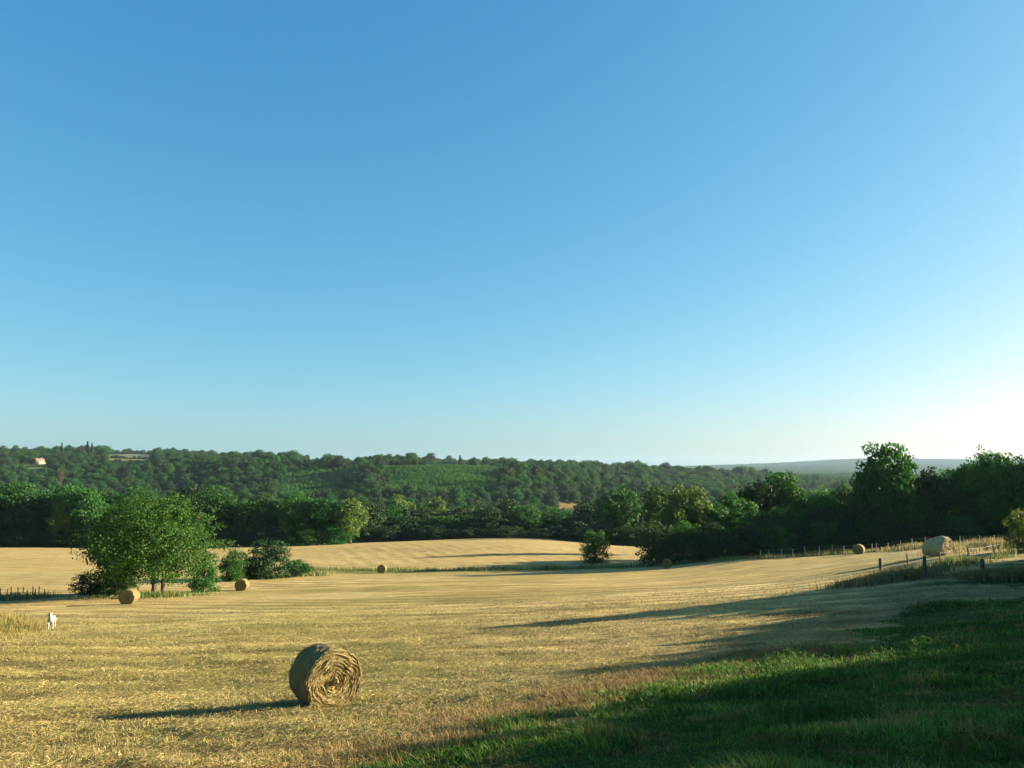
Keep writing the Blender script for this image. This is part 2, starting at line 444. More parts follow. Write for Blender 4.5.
# ditch strip with rank grass between the two fields
dl = 130 + 4 * np.sin(X * .03)
ditch = np.exp(-((Yg - dl) / 4.0) ** 2) * (PX > 290) * (PX < 790)
cov = lay(cov, ditch * .9, C_MEADOW * .8)
# pasture behind the right hand fence, woods floor further out
wr = sstep(735, 800, PX) * sstep(111, 117, Yg)
cov = lay(cov, wr, C_MEADOW * .75)
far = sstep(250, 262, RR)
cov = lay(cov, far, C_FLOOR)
def patch(x0, x1, y0, y1, col, k=1.0):
    global cov
    w = sstep(x0 - 3, x0 + 3, PX) * (1 - sstep(x1 - 3, x1 + 3, PX)) * (Yg > y0) * (Yg < y1)
    cov = lay(cov, w * k, col)
patch(12, 47, 1060, 1150, C_MEADOW * 1.3)
patch(108, 152, 1500, 2050, (.15, .18, .14))
patch(104, 150, 1290, 1420, (.19, .17, .07))
patch(300, 372, 1330, 2000, (.17, .20, .18))
patch(433, 482, 1230, 1600, (.14, .17, .13))
patch(282, 360, 720, 1090, (.05, .15, .02))
patch(383, 508, 720, 1120, (.05, .15, .02))
patch(556, 582, 690, 790, C_STRAW * .40); patch(590, 607, 680, 780, C_BROWN * .6)
hill = sstep(2600, 3600, RR)
cov = lay(cov, hill, (.035, .055, .025))
cov *= .91
idx = np.arange(nr * na).reshape(nr, na)
nx = np.roll(idx, -1, axis=1)
quads = np.stack([idx[:-1], nx[:-1], nx[1:], idx[1:]], -1).reshape(-1, 4)
verts = np.stack([X, Yg, Z], -1).reshape(-1, 3)
cols = cov.reshape(-1, 3)
# close the small hole under the camera
cz = float(base_z(0.0, 0.001)); verts = np.vstack([verts, [[0, 0, cz]]]); cols = np.vstack([cols, [C_GRASS]])
tris = np.stack([np.full(na, nr * na), np.roll(np.arange(na), -1), np.arange(na)], -1)
me = build_mesh('ground', verts, quads[:, ::-1], M_GROUND, True, cols, tris)
tag(link('ground', me), kind='structure')

# ------------------------------------------------------------------ grass, straw (things nobody could count)
def blades(px_, x, y, h, w, tint, lean=.35, z0=None, curl=.5):
    """one tapering bent blade per point"""
    n = len(x); z = (ground_z(x, y) if z0 is None else z0) - .01
    a = rng.uniform(0, 2 * np.pi, n); dx, dy = np.cos(a), np.sin(a)          # lean direction
    bx, by = -dy, dx
    t = rng.normal(0, lean, n)
    P = np.zeros((n, 6, 3))
    for k, (f, ww) in enumerate(((0, 1.0), (.55, .75), (1.0, .12))):
        off = (t * f + curl * t * f * f) * h
        cx, cy, cz = x + dx * off, y + dy * off, z + h * f * np.sqrt(np.clip(1 - (t * f * .6) ** 2, .2, 1))
        P[:, 2 * k] = np.stack([cx - bx * w * ww / 2, cy - by * w * ww / 2, cz], -1)
        P[:, 2 * k + 1] = np.stack([cx + bx * w * ww / 2, cy + by * w * ww / 2, cz], -1)
    b0 = np.arange(n)[:, None] * 6
    Q = np.concatenate([b0 + np.array([[0, 1, 3, 2]]), b0 + np.array([[2, 3, 5, 4]])])
    return P.reshape(-1, 3), Q, np.repeat(tint, 6, axis=0)

def stuff(name, V, Q, C, mat, label, cat):
    o = link(name, build_mesh(name, V, Q, mat, False, C))
    return tag(o, label, cat, kind='stuff')

def scatter(n, y0, y1, s0, s1, power=0.0):
    """points in the viewed wedge; density falls with distance like Y**-(1+power)"""
    u = rng.uniform(0, 1, n)
    if power == 0: Y = np.exp(math.log(y0) + u * (math.log(y1) - math.log(y0)))
    else: Y = (y0 ** -power + u * (y1 ** -power - y0 ** -power)) ** (-1 / power)
    s = rng.uniform(s0, s1, n)
    return s * Y, Y

def pick(colors, n, jit=.18):
    c = np.array(colors)[rng.integers(0, len(colors), n)]
    return c * rng.uniform(1 - jit, 1 + jit, (n, 1)) * rng.uniform(.94, 1.06, (n, 3))

# grass bank
x, y = scatter(330000, 3.2, 38, -.55, .95)
w = grass_w(x, y); thin = vnoise(x * .55, y * .55, 31)
keep = (w > rng.uniform(.15, .9, len(x))) & (rng.uniform(0, 1, len(x)) < .1 + 1.2 * thin)
bare = poly_mask(x, y, [tuple(at(a, b)[:2]) for a, b in ((1030, 700), (985, 735), (960, 790), (1060, 790), (1100, 700))], 1.0)
keep &= rng.uniform(0, 1, len(x)) > bare * .8
x, y, thin = x[keep], y[keep], thin[keep]; n = len(x); r = np.hypot(x, y)
tall = vnoise(x * .9, y * .9, 32)
h = (.035 + .17 * tall ** 2.5 + .07 * thin ** 2) * rng.uniform(.6, 1.4, n)
wd = (.007 + .0007 * r) * rng.uniform(.7, 1.4, n)
t = pick([(.045, .115, .014), (.06, .15, .018), (.038, .095, .014), (.085, .16, .022), (.12, .16, .03)], n)
t = np.where((vnoise(x * 1.7, y * 1.7, 33) > .72)[:, None], t * .4 + np.array((.24, .17, .06)) * .6, t)
t = t * (.45 + 1.1 * vnoise(x * .7, y * .7, 34) * (.5 + vnoise(x * 2.1, y * 2.1, 37)))[:, None]
sx_ = (rng.uniform(0, 1, n) < .009) & (vnoise(x * .6, y * .6, 47) > .45)
h = np.where(sx_, rng.uniform(.12, .30, n), h); wd = np.where(sx_, wd * .55, wd); t = np.where(sx_[:, None], np.array((.22, .18, .085)), t)
V, Q, C = blades(None, x, y, h, wd, t, .7)
stuff('grass', V, Q, C, M_BLADE, 'green grass bank in the shaded lower right foreground', 'grass')
# broad leaved weeds along the sunlit crest of the bank
x, y = scatter(60000, 9, 26, -.1, .72)
w = poly_mask(x, y, [tuple(at(a, b)[:2]) for a, b in ((560, 718), (640, 692), (700, 668), (780, 655), (850, 648), (990, 640), (1010, 690), (840, 684), (700, 712), (620, 726))], .8)
keep = (w > rng.uniform(.2, 1, len(x))) & (vnoise(x * 1.3, y * 1.3, 35) > .5); x, y = x[keep][:11000], y[keep][:11000]; n = len(x)
st = .05 + .34 * vnoise(x * 1.6, y * 1.6, 36) ** 1.5
zz = ground_z(x, y) + rng.uniform(.1, 1, n) * st
V, Q, C = blades(None, x, y, rng.uniform(.04, .09, n), rng.uniform(.018, .042, n), pick([(.055, .14, .015), (.085, .175, .02), (.11, .16, .03), (.04, .11, .014)], n), 1.1, zz, .2)
V2, Q2, C2 = blades(None, x[:3500], y[:3500], st[:3500], np.full(3500, .012)[:len(x)], pick([(.06, .12, .02)], min(3500, n)), .15) if n >= 3500 else blades(None, x, y, st, np.full(n, .012), pick([(.06, .12, .02)], n), .15)
stuff('weeds', np.vstack([V, V2]), np.vstack([Q, Q2 + len(V)]), np.vstack([C, C2]), M_BLADE, 'leafy green weeds along the sunlit crest of the bank', 'weeds')

# loose straw and stubble lying on the mown field
x, y = scatter(620000, 6.5, 75, -.78, .80, .7)
keep = (grass_w(x, y) < .4); x, y = x[keep], y[keep]; n = len(x); r = np.hypot(x, y)
kp_ = rng.uniform(0, 1, n) > sstep(32, 74, r) * .97; x, y, r = x[kp_], y[kp_], r[kp_]; n = len(x)
cl = vnoise(x * .9, y * 1.5, 41) * .6 + vnoise(x * 3.3, y * 4.4, 42) * .4
keep = rng.uniform(0, 1, n) < .1 + 1.2 * cl * (1 - .6 * straw_tone(x, y)[1]); x, y, cl, r = x[keep], y[keep], cl[keep], r[keep]; n = len(x)
a = rng.normal(R(-16), 1.3, n); L = rng.uniform(.035, .12, n) * (1 + r * .012); wd = (.003 + .00022 * r) * rng.uniform(.7, 1.3, n)
tilt = rng.normal(0, .2, n); z = ground_z(x, y) + .008 + rng.uniform(0, .07, n) * cl
dx, dy, dz = np.cos(a) * np.cos(tilt) * L / 2, np.sin(a) * np.cos(tilt) * L / 2, np.abs(np.sin(tilt)) * L / 2
roll = rng.normal(0, .55, n); bx, by, bz = -np.sin(a) * np.cos(roll) * wd / 2, np.cos(a) * np.cos(roll) * wd / 2, np.sin(roll) * wd / 2
c0 = np.stack([x, y, z + dz * .6], -1); d = np.stack([dx, dy, dz], -1); bb = np.stack([bx, by, bz], -1)
P = np.stack([c0 - d - bb, c0 + d - bb, c0 + d + bb, c0 - d + bb], 1).reshape(-1, 3)
t = pick([(.39, .30, .12), (.42, .335, .15), (.34, .25, .09), (.25, .17, .06), (.34, .285, .10)], n)
left = np.clip(.5 - x / (y + 1), 0, 1); t = t * (1 - .12 * left[:, None]) + np.array((.5, .42, .10)) * (.12 * left[:, None])
k_, d_ = straw_tone(x, y); t = t * k_[:, None]; t = t * (1 - .6 * d_[:, None]) + np.array((.14, .085, .03)) * (.6 * d_[:, None])
fr_ = np.clip(poly_mask(x + wob(x, y, 3), y + wob(x + 9, y, 4), GRASS, 8.0) * 1.7 - .25, 0, 1)[:, None] * (.25 + .75 * sstep(.3, .6, vnoise(x * .7, y * 1.1, 24)))[:, None]
t = t * (1 - fr_ * .85) + t * np.array((.70, .48, .34)) * fr_ * .85
t = t * .92
stuff('loose_straw', P, np.arange(n * 4).reshape(-1, 4), np.repeat(t, 4, 0), M_STRAW, 'pale loose straw strewn over the mown field', 'straw')
# standing stubble tufts
x, y = scatter(170000, 6.5, 60, -.78, .78, .5)
keep = (grass_w(x, y) < .5) & (vnoise(x * 1.4, y * 2.0, 44) + .25 * vnoise(x * 5, y * 6, 45) > .62); x, y = x[keep], y[keep]; n = len(x); r = np.hypot(x, y)
h = rng.uniform(.04, .11, n) * (.6 + .9 * vnoise(x * .5, y * .7, 46)); wd = (.005 + .0006 * r) * rng.uniform(.7, 1.3, n)
V, Q, C = blades(None, x, y, h, wd, pick([(.36, .275, .105), (.28, .195, .07), (.20, .135, .05), (.31, .26, .085), (.23, .22, .065)], n), .9)
stuff('stubble', V, Q, C, M_STRAW, 'short tufts of cut stubble standing in the field', 'stubble')

# rank dry grass: ditch line, fence lines, left hand clump
def strip(n, pts, width, h0, h1, cols, wid, lean=.25):
    pts = [Vector(p) for p in pts]; seg = [(pts[i + 1] - pts[i]).length for i in range(len(pts) - 1)]; tot = sum(seg)
    u = rng.uniform(0, tot, n); x = np.zeros(n); y = np.zeros(n); acc = 0
    for i, L in enumerate(seg):
        k = (u >= acc) & (u <= acc + L); f = (u[k] - acc) / L; acc += L
        x[k] = pts[i].x + (pts[i + 1].x - pts[i].x) * f; y[k] = pts[i].y + (pts[i + 1].y - pts[i].y) * f
    x += rng.normal(0, width / 2, n); y += rng.normal(0, width / 2, n)
    k = vnoise(x * .45, y * .45, 51) > rng.uniform(.1, .6, n); x, y = x[k], y[k]; n = len(x)
    h = rng.uniform(h0, h1, n) * (.45 + .9 * vnoise(x * .3, y * .3, 52))
    return blades(None, x, y, h, np.full(n, wid), pick(cols, n), lean)
DRY = [(.34, .28, .13), (.30, .24, .105), (.25, .205, .09)]; GRN = [(.07, .12, .025), (.10, .15, .035), (.16, .18, .05)]
BRN = [(.25, .160, .052), (.21, .130, .043), (.30, .215, .08), (.17, .105, .04)]
_fr = [at(a, b - 9) for a, b in _edge[1:9]]
v_, q_, c_ = strip(26000, _fr, 1.5, .05, .20, BRN, .010, .8)
stuff('dead_grass', v_, q_, c_, M_STRAW, 'dry reddish brown grass between the stubble and the green bank', 'grass')
parts = [strip(9000, [on(a, 131) for a in (300, 400, 500, 600, 700)] + [on(770, 116)], 3.0, .3, .75, GRN * 3 + DRY, .08, .45),
         strip(5000, [on(765, 115), on(800, 113), on(860, 110), on(905, 103), on(975, 92), on(1040, 80)], 2.2, .4, .9, DRY * 3 + GRN, .08),
         strip(4500, [at(905, 578), at(935, 572), at(969, 562), at(995, 557), at(1040, 552)], 1.3, .3, .75, GRN * 2 + DRY, .045),
         strip(3500, [at(950, 554), at(990, 549.5), at(1045, 546)], 2.2, .45, 1.0, DRY * 3 + GRN[2:], .04),
         strip(4500, [at(850, 588), at(881, 580), at(925, 578)], 1.6, .3, .8, [(.20, .15, .07), (.26, .20, .09), (.13, .14, .05)], .04),
         strip(3500, [at(990, 580), at(1010, 578), at(1055, 576)], 1.5, .3, .8, [(.20, .14, .06), (.13, .14, .045), (.10, .12, .035)], .04),
         strip(2500, [on(-30, 78), on(20, 79), on(55, 81)], 1.6, .3, .75, DRY + GRN[1:], .07),
         strip(5000, [at(-30, 616), at(4, 620), at(14, 630), at(-12, 640)], 1.9, .15, .45, [(.30, .235, .075), (.26, .21, .06), (.22, .20, .055)], .03, .5),
         strip(3000, [on(110, 80), on(150, 79), on(200, 83)], 2.4, .2, .6, GRN * 2 + DRY[:1], .07),
         strip(2500, [on(225, 112), on(320, 120)], 2.4, .3, .8, GRN + DRY, .1)]
V, Q, C, b0 = [], [], [], 0
for v_, q_, c_ in parts: V.append(v_); Q.append(q_ + b0); C.append(c_); b0 += len(v_)
stuff('rank_grass', np.vstack(V), np.vstack(Q), np.vstack(C), M_BLADE, 'tall rank grass along fences, ditch and field corners', 'grass')

# ------------------------------------------------------------------ trees
def leaf_cloud(pts, nrm, size, spread=.5, droop=.15):
    """diamond leaves at points, facing roughly outwards"""
    n = len(pts)
    nn = nrm + rng.normal(0, spread, (n, 3)); nn /= np.linalg.norm(nn, axis=1, keepdims=True) + 1e-9
    ref = rng.normal(0, 1, (n, 3)); u = np.cross(nn, ref); u /= np.linalg.norm(u, axis=1, keepdims=True) + 1e-9
    v = np.cross(nn, u); L = size * rng.uniform(.6, 1.4, (n, 1))
    P = np.stack([pts - u * L * .5, pts + v * L * .34 + nn * L * .06, pts + u * L * .5 - nn * L * droop, pts - v * L * .34 + nn * L * .06], 1)
    return P.reshape(-1, 3), np.arange(n * 4).reshape(-1, 4)

def crown_mesh(name, mat, nleaf, size, lobes, z0, z1, rx, seed, shape='round', inner=.35, subs=1.0):
    """crown of lobes in a unit tree: height 1, crown diameter 2*rx"""
    g = np.random.default_rng(seed)
    cz, hz = (z0 + z1) / 2, (z1 - z0) / 2
    L = []
    for k in range(lobes):
        t = (k + .5) / lobes
        zz = -1 + 2 * t; ph = k * 2.399 + g.uniform(-.5, .5)
        if shape == 'cone': rr = (1 - t) * .85 + .05
        elif shape == 'column': rr = .55 * math.sqrt(max(0, 1 - (zz * .9) ** 2)) + .2
        else: rr = math.sqrt(max(0, 1 - zz * zz * .92)) * (.75 if zz > -.2 else .70)
        rr *= g.uniform(.7, 1.08)
        c = np.array((math.cos(ph) * rr * rx * .72, math.sin(ph) * rr * rx * .72, cz + zz * hz * .76))
        s = rx * g.uniform(.26, .46) * (1.15 - .35 * abs(zz)) * (.62 if shape == 'cone' else 1)
        L.append((c, s))
    L.append((np.array((0, 0, cz)), rx * .55)) if shape != 'cone' else None
    w = np.array([s ** 2 for _, s in L]); w /= w.sum()
    cnt = (w * nleaf).astype(int)
    P, Nn = [], []
    for (c, s), k in zip(L, cnt):
        # each limb's foliage is a cluster of leafy sprays with gaps between them
        m_ = max(6, int(15 * subs)); e = g.normal(0, 1, (m_, 3)); e /= np.linalg.norm(e, axis=1, keepdims=True)
        sc = e * s * g.uniform(.45, 1.05, (m_, 1)); sr = s * g.uniform(.22, .48, m_) / subs ** .3
        w_ = sr ** 2; idx = g.choice(m_, k, p=w_ / w_.sum())
        d = g.normal(0, 1, (k, 3)); d /= np.linalg.norm(d, axis=1, keepdims=True)
        rr = sr[idx][:, None] * (1 - inner * g.uniform(0, 1, (k, 1)) ** 1.4)
        stray = g.uniform(0, 1, (k, 1)) < .05; rr = np.where(stray, rr * g.uniform(1.05, 1.3, (k, 1)), rr)
        p = c + (sc[idx] + d * rr * np.array((1.1, 1.1, .75))) * np.array((1, 1, .9 if shape != 'cone' else .7))
        P.append(p); Nn.append(d * .7 + e[idx] * .35 + np.array((0, 0, .3)))
    P = np.vstack(P); Nn = np.vstack(Nn)
    k = P[:, 2] > max(.005, z0 * .55); P, Nn = P[k], Nn[k]
    zt = np.quantile(P[:, 2], .996); P[:, 2] = np.where(P[:, 2] > 0, P[:, 2] * (z1 * .985 / zt), P[:, 2])
    rq = np.quantile(np.hypot(P[:, 0], P[:, 1]), .985); P[:, :2] *= rx / rq
    V, Q = leaf_cloud(P, Nn, size)
    return build_mesh(name, V, Q, mat)

def trunk_mesh(name, z1, rx, r0, seed, limbs=6, fork=False):
    g = random.Random(seed); mb = MB()
    top = z1 * .8
    path = [(0, 0, -.03)] + [(g.uniform(-.015, .015), g.uniform(-.015, .015), top * t) for t in (.12, .3, .5, .75, 1)]
    mb.tube(path, [r0 * 1.35, r0, r0 * .85, r0 * .65, r0 * .4, r0 * .12], 8)
    for k in range(limbs):
        a = k * 2.4 + g.uniform(-.4, .4); z = top * g.uniform(.28, .75); l = rx * g.uniform(.5, .8)
        p0 = Vector((0, 0, z)); d = Vector((math.cos(a), math.sin(a), g.uniform(.35, .9))) * l
        mb.tube([p0, p0 + d * .5 + Vector((0, 0, -.02)), p0 + d], [r0 * .42, r0 * .28, r0 * .08], 6)
    return mb.mesh(name, M_BARK, True)

PROTO = {}
def proto(key, mat, nleaf, size, lobes, z0, rx, seed, shape='round', r0=.022, inner=.35, subs=1.0):
    PROTO[key] = (crown_mesh('crown', mat, nleaf, size, lobes, z0, 1.0, rx, seed, shape, inner, subs),
                  trunk_mesh('trunk', 1.0, rx, r0, seed), 2 * rx)
for i in range(5): proto(f'leafy{i}', M_LEAF, 6500, .040, 22 + 3 * i, .10 + .02 * i, .42 + .03 * (i % 3), 100 + i)
for i in range(3): proto(f'dark{i}', M_DARK, 6000, .042, 22 + 2 * i, .06, .45, 140 + i)
for i in range(2): proto(f'pale{i}', M_PALE, 6000, .042, 22, .08, .42, 160 + i)
for i in range(3): proto(f'bush{i}', M_LEAF, 7500, .044, 18, -.25, .62, 180 + i)
for i in range(2): proto(f'darkbush{i}', M_DARK, 7500, .044, 18, -.25, .62, 190 + i)
proto('palebush', M_PALE, 6500, .044, 18, -.2, .62, 195)
proto('densebush', M_LEAF, 9000, .055, 22, -.3, .62, 230, inner=.8)
proto('screen', M_LEAF, 14000, .035, 30, -.2, .3, 233, 'round', inner=1.0)
proto('conifer', M_CONIF, 2600, .05, 34, .04, .2, 200, 'cone')
proto('column', M_LEAF, 3600, .04, 26, .04, .25, 205, 'column')
proto('rust', M_RUST, 3000, .05, 18, .1, .32, 207)
proto('oak', M_OAK, 42000, .019, 40, .13, .60, 211, 'round', .022, .6, 1.6)
proto('loose', M_OAK, 7000, .03, 20, .2, .5, 213)

def tree(kind, px, Y, top, wpx, label, cat='tree', group=None, name='broadleaf_tree', rz=None, p=None, sink=0.0, h=None):
    p = on(px, Y) if p is None else p
    cr, tr, w0 = PROTO[kind]
    if h is None: h = float(e_of(top)) * p.y - p.z
    w = wpx / F * p.y
    o = thing(name, label, cat, (p.x, p.y, p.z - sink * h - .05), random.uniform(0, 6.28) if rz is None else rz, group)
    sx = w / w0; o.scale = (sx * random.uniform(.98, 1.08), sx * random.uniform(.98, 1.08), h * 1.03)
    link('trunk', tr, o); link('crown', cr, o)
    return o

# left hand oak by the bales and the shrubs round it
tree('oak', 160, 82, 498, 126, 'broad green oak standing alone on two trunks behind the left bales', 'tree', name='oak_tree', rz=.6)
o = [c for c in bpy.data.objects if c.name == 'oak_tree'][0]
t2 = link('trunk', PROTO['oak'][1], o); t2.location = (.09, .05, 0); t2.rotation_euler = (0, .12, 1.2); t2.scale = (.9, .9, .8)
tree('leafy1', 121, 87, 515, 50, 'darker tree crowding the left flank of the big oak', 'tree')
SH = 'shrub'
tree('darkbush0', 97, 85, 571, 40, 'dark low shrub under the left edge of the big oak', SH, name='shrub')
tree('bush0', 125, 84, 566, 40, 'dense green shrub at the foot of the big oak, left of its trunks', SH, name='shrub')
tree('bush0', 209, 88, 551, 34, 'upright green shrub just right of the big oak', SH, name='shrub')
tree('bush1', 236, 108, 550, 34, 'light green hedge shrub between the oak and the dark round bush', SH, name='shrub')
tree('darkbush1', 270, 113, 541, 54, 'dark round bush at the near end of the mounded field', SH, name='shrub')
tree('bush1', 299, 118, 560, 44, 'low spreading shrub right of the dark round bush', SH, name='shrub')
tree('darkbush0', 255, 112, 562, 34, 'low dark shrub in front of the light green hedge shrub', SH, name='shrub')
tree('bush2', 594, 147, 531, 32, 'small rounded tree standing alone on the ditch between the fields', 'tree', name='small_tree')
tree('palebush', 1018, 62, 509, 34, 'sunlit pale bush at the right edge behind the fence', SH, name='shrub')
tree('bush1', 1048, 60, 515, 44, 'leafy bush outside the fence beyond the right edge', SH, name='shrub')

# row behind the left hand stubble
GA = 'woodland trees behind the left stubble field'
LA = 'dark broadleaf tree in the wooded row behind the left stubble field'
for i, (px, Y, top, w) in enumerate([(-40, 229, 486, 60), (-8, 229, 486, 52), (18, 236, 484, 50), (40, 228, 489, 48), (66, 232, 489, 46), (88, 227, 494, 44), (108, 238, 488, 48),
        (135, 240, 489, 50), (165, 238, 492, 48), (190, 240, 490, 46), (216, 232, 493, 54), (243, 236, 497, 48), (268, 231, 496, 46)]):
    tree(('leafy0', 'leafy1', 'leafy3', 'dark0', 'leafy2', 'leafy4')[i % 6], px, Y, top + (-5, 4, 0, 7, -3)[i % 5], w, LA, 'tree', GA)
for i, px in enumerate(range(-30, 300, 20)):
    tree(('darkbush0', 'bush1', 'darkbush1')[i % 3], px, 222 + (i * 7) % 5, 524 + (i * 5) % 9, 40, 'dark understorey shrub along the edge of the left wood', SH, 'edge shrubs of the left wood', name='shrub')
tree('pale0', 66, 224, 503, 26, 'paler olive tree against the dark wood behind the left stubble', 'tree')
tree('leafy2', 300, 229, 493, 44, 'tall green tree at the left end of the mounded field', 'tree')
tree('leafy4', 326, 228, 499, 42, 'mid green tree beside the tall tree at the end of the mounded field', 'tree')
tree('pale1', 352, 227, 500, 38, 'sunlit yellow green tree ending the wood at the top of the mounded field', 'tree')
tree('bush2', 336, 222, 526, 40, 'round green bush on the top edge of the mounded field, at its left end', SH, name='shrub')
tree('bush0', 310, 220, 530, 40, 'green bush under the tall tree at the left end of the mounded field', SH, name='shrub')

# row behind the mounded field
GB = 'dark trees behind the crest of the mounded field'; LB = 'dark tree in shade behind the crest of the mounded field'
for i, px in enumerate(range(370, 665, 17)):
    tree(('dark0', 'leafy1', 'dark2', 'dark1', 'leafy3')[i % 5], px + (i * 5) % 7, 262 + (i * 13) % 22, (503 if px < 530 else 494 if px > 606 else 511) + (i * 7) % (15 if px < 535 or px > 606 else 5), 36 + (i * 5) % 14, LB, 'tree', GB)
for i, px in enumerate(range(360, 680, 15)):
    tree(('darkbush0', 'darkbush1')[i % 2], px, 256 + (i * 3) % 5, 524 + (i * 5) % 8, 34, 'dark shrub under the trees behind the mounded field crest', SH, 'shrubs behind the mounded field crest', name='shrub')
for px in (596, 612, 628, 644):
    tree('darkbush0', px, 243, 521 + px % 5, 36, 'dark shrub under the trees behind the mounded field crest', SH, 'shrubs behind the mounded field crest', name='shrub')
tree('pale0', 400, 330, 496, 30, 'pale feathery tree rising over the woods at centre left', 'tree')
tree('pale1', 380, 300, 516, 20, 'small pale tree at the left end of the mounded field crest', 'tree')

# dark row on the right
for i, (k, px, Y, top, w, lab) in enumerate([
        ('leafy0', 618, 246, 488, 44, 'leafy tree with a lit crown rising left of the twin crowned trees'),
        ('column', 655, 180, 488, 30, 'narrow upright tree just left of the twin crowned trees'),
        ('pale0', 676, 140, 487, 36, 'left one of two pale crowned trees over the dark hedge'),
        ('pale1', 698, 141, 489, 32, 'right one of two pale crowned trees over the dark hedge'),
        ('leafy3', 780, 152, 474, 50, 'bright crowned tree right of the middle of the dark row'),
        ('leafy3', 889, 134, 446, 62, 'tallest tree of the right row, its lit crown above the far hill'),
        ('leafy4', 990, 134, 453, 46, 'tall ragged tree near the right end of the dark row'),
        ('leafy1', 868, 138, 468, 42, 'broad tree leaning against the left of the tallest tree')]):
    tree(k, px, Y, top, w, lab, 'tree')
GC = 'trees in the dark row on the right'; LC = 'shaded dark tree in the row behind the right fence'
for i, (px, Y, top, w) in enumerate([(640, 252, 495, 44), (664, 142, 512, 34), (712, 142, 505, 44), (735, 144, 494, 48), (758, 150, 484, 50), (745, 160, 489, 50), (806, 150, 492, 46), (828, 146, 491, 44),
        (848, 142, 486, 42), (912, 140, 478, 44), (930, 138, 470, 38), (948, 142, 471, 38), (966, 139, 464, 42), (1012, 133, 458, 50), (1036, 131, 456, 50), (1065, 128, 452, 60), (1095, 126, 450, 60),
        (975, 136, 484, 40), (900, 136, 490, 50), (860, 138, 500, 46), (820, 140, 505, 46), (780, 140, 508, 46), (740, 138, 520, 46)]):
    tree(('dark0', 'leafy2', 'leafy4', 'leafy0', 'dark2')[i % 5], px, Y, top, w, LC, 'tree', GC)
for i, px in enumerate(range(655, 1085, 15)):
    if 690 < px < 700: continue
    tree(('darkbush0', 'darkbush1', 'bush2')[i % 3], px, 132 + (i * 3) % 4, 521 + (i * 5) % 9 - (6 if px > 860 else 0), 42, 'dark shrub at the foot of the tree row on the right', SH, 'shrubs at the foot of the right row', name='shrub')

# woods just beyond, still tree by tree
GD = 'valley woodland trees'; LD = 'tree in the valley wood beyond the fields'
n = 0
gD = random.Random(5)
for Y in (292, 312, 335, 360, 390, 425):
    px = -60 + gD.uniform(0, 20)
    while px < 1080:
        h = gD.uniform(10.5, 16.5); w = h * gD.uniform(.8, 1.05) * F / Y
        clear = 552 < px < 612 and Y > 300
        if not clear:
            YY = Y + gD.uniform(-9, 9)
            tree(gD.choice(['leafy0', 'leafy1', 'leafy2', 'leafy3', 'leafy4', 'dark0', 'dark2', 'pale1', 'column']) if Y < 440 else 'leafy0', px, YY, 0, w, LD, 'tree', GD, h=h); n += 1
        px += w * gD.uniform(.75, 1.25) * (1.15 if Y < 330 else 1.35)
# distinct trees on the far skyline
for px, top, w, lab in ((60.3, 443, 3.2, 'lone dark conifer spike on the far left skyline'), (86, 441.5, 4.2, 'taller of two dark conifers side by side on the left skyline'), (90.6, 443, 3.6, 'shorter of two dark conifers side by side on the left skyline')):
    tree('conifer', px, 1330, top, w, lab, 'tree', name='conifer_tree')
tree('conifer', 460, 1420, 455.5, 4.5, 'dark conifer standing above the middle skyline', 'tree', name='conifer_tree')
tree('rust', 60, 930, 469, 7, 'rust brown withered tree on the left hillside below the farmhouse', 'tree', name='withered_tree')

# trees to the right of the picture whose shadows cross the bank and the field
ss = Vector((math.sin(R(SUN_AZ)), math.cos(R(SUN_AZ)))); nn = Vector((-ss.y, ss.x))
def shade_tree(q, xx, ztop, rad, kind, lab, cat='tree', name='broadleaf_tree'):
    a = (xx + ss.y * q) / ss.x; p = ss * a + nn * q
    z = float(base_z(p.x, p.y)); h = ztop - z
    cr, tr, w0 = PROTO[kind]
    o = thing(name, lab, cat, (p.x, p.y, z - .05), random.uniform(0, 6), None)
    o.scale = (2 * rad / w0, 2 * rad / w0, h)
    link('trunk', tr, o); link('crown', cr, o)
    return o
EDGE = [(330, 768), (400, 748), (460, 736), (520, 723), (580, 710), (640, 700), (700, 693), (760, 687), (820, 674), (850, 661),
        (600, 675), (640, 671), (700, 667), (760, 660), (800, 655), (845, 652), (640, 665), (690, 655), (720, 643), (760, 628), (790, 621), (805, 616),
        (500, 628), (560, 624), (640, 620), (700, 617), (760, 614), (560, 620), (640, 611), (700, 607), (768, 601), (820, 594), (850, 588), (870, 582)]
prof = []
for a_, b_ in EDGE:
    p = at(a_, b_); q_ = p.x * nn.x + p.y * nn.y; t_ = (45 - p.x) / ss.x
    prof.append((q_, p.z + t_ * math.tan(R(SUN_EL))))
prof.sort()

pq, pz = np.array(prof).T
q_ = pq[0] - 16.0; i = 0
while q_ < pq[-1] + 2:
    near_ = np.abs(pq - q_) < 1.1
    if q_ < pq[0]: zt = pz[0] + .35 * min(pq[0] - q_, 5) + .5 * math.sin(q_ * 1.7) - .3
    else:
        zt = float(np.average(pz, weights=np.exp(-((pq - q_) / .8) ** 2) + 1e-9))
        if 20 <= q_ < 23 or 35 <= q_ < 37.6: zt = max(zt, pz[np.abs(pq - q_) < .9].max() + .15)
        if 22.5 < q_ < 29: zt += .3
        if 15.4 < q_ < 19.4: zt = min(zt, 5.6)
    if q_ > pq[-1]: zt = pz[-1] - 1.2 * (q_ - pq[-1])
    o = shade_tree(q_, 45 + random.uniform(-.8, .8), zt + .1, 1.2 if q_ > pq[0] else 1.9, 'screen', 'upright tree in the tall screen on the right that shades the bank')
    o['group'] = 'tall tree screen beyond the right edge'
    q_ += .9 if q_ > pq[0] else 1.3; i += 1

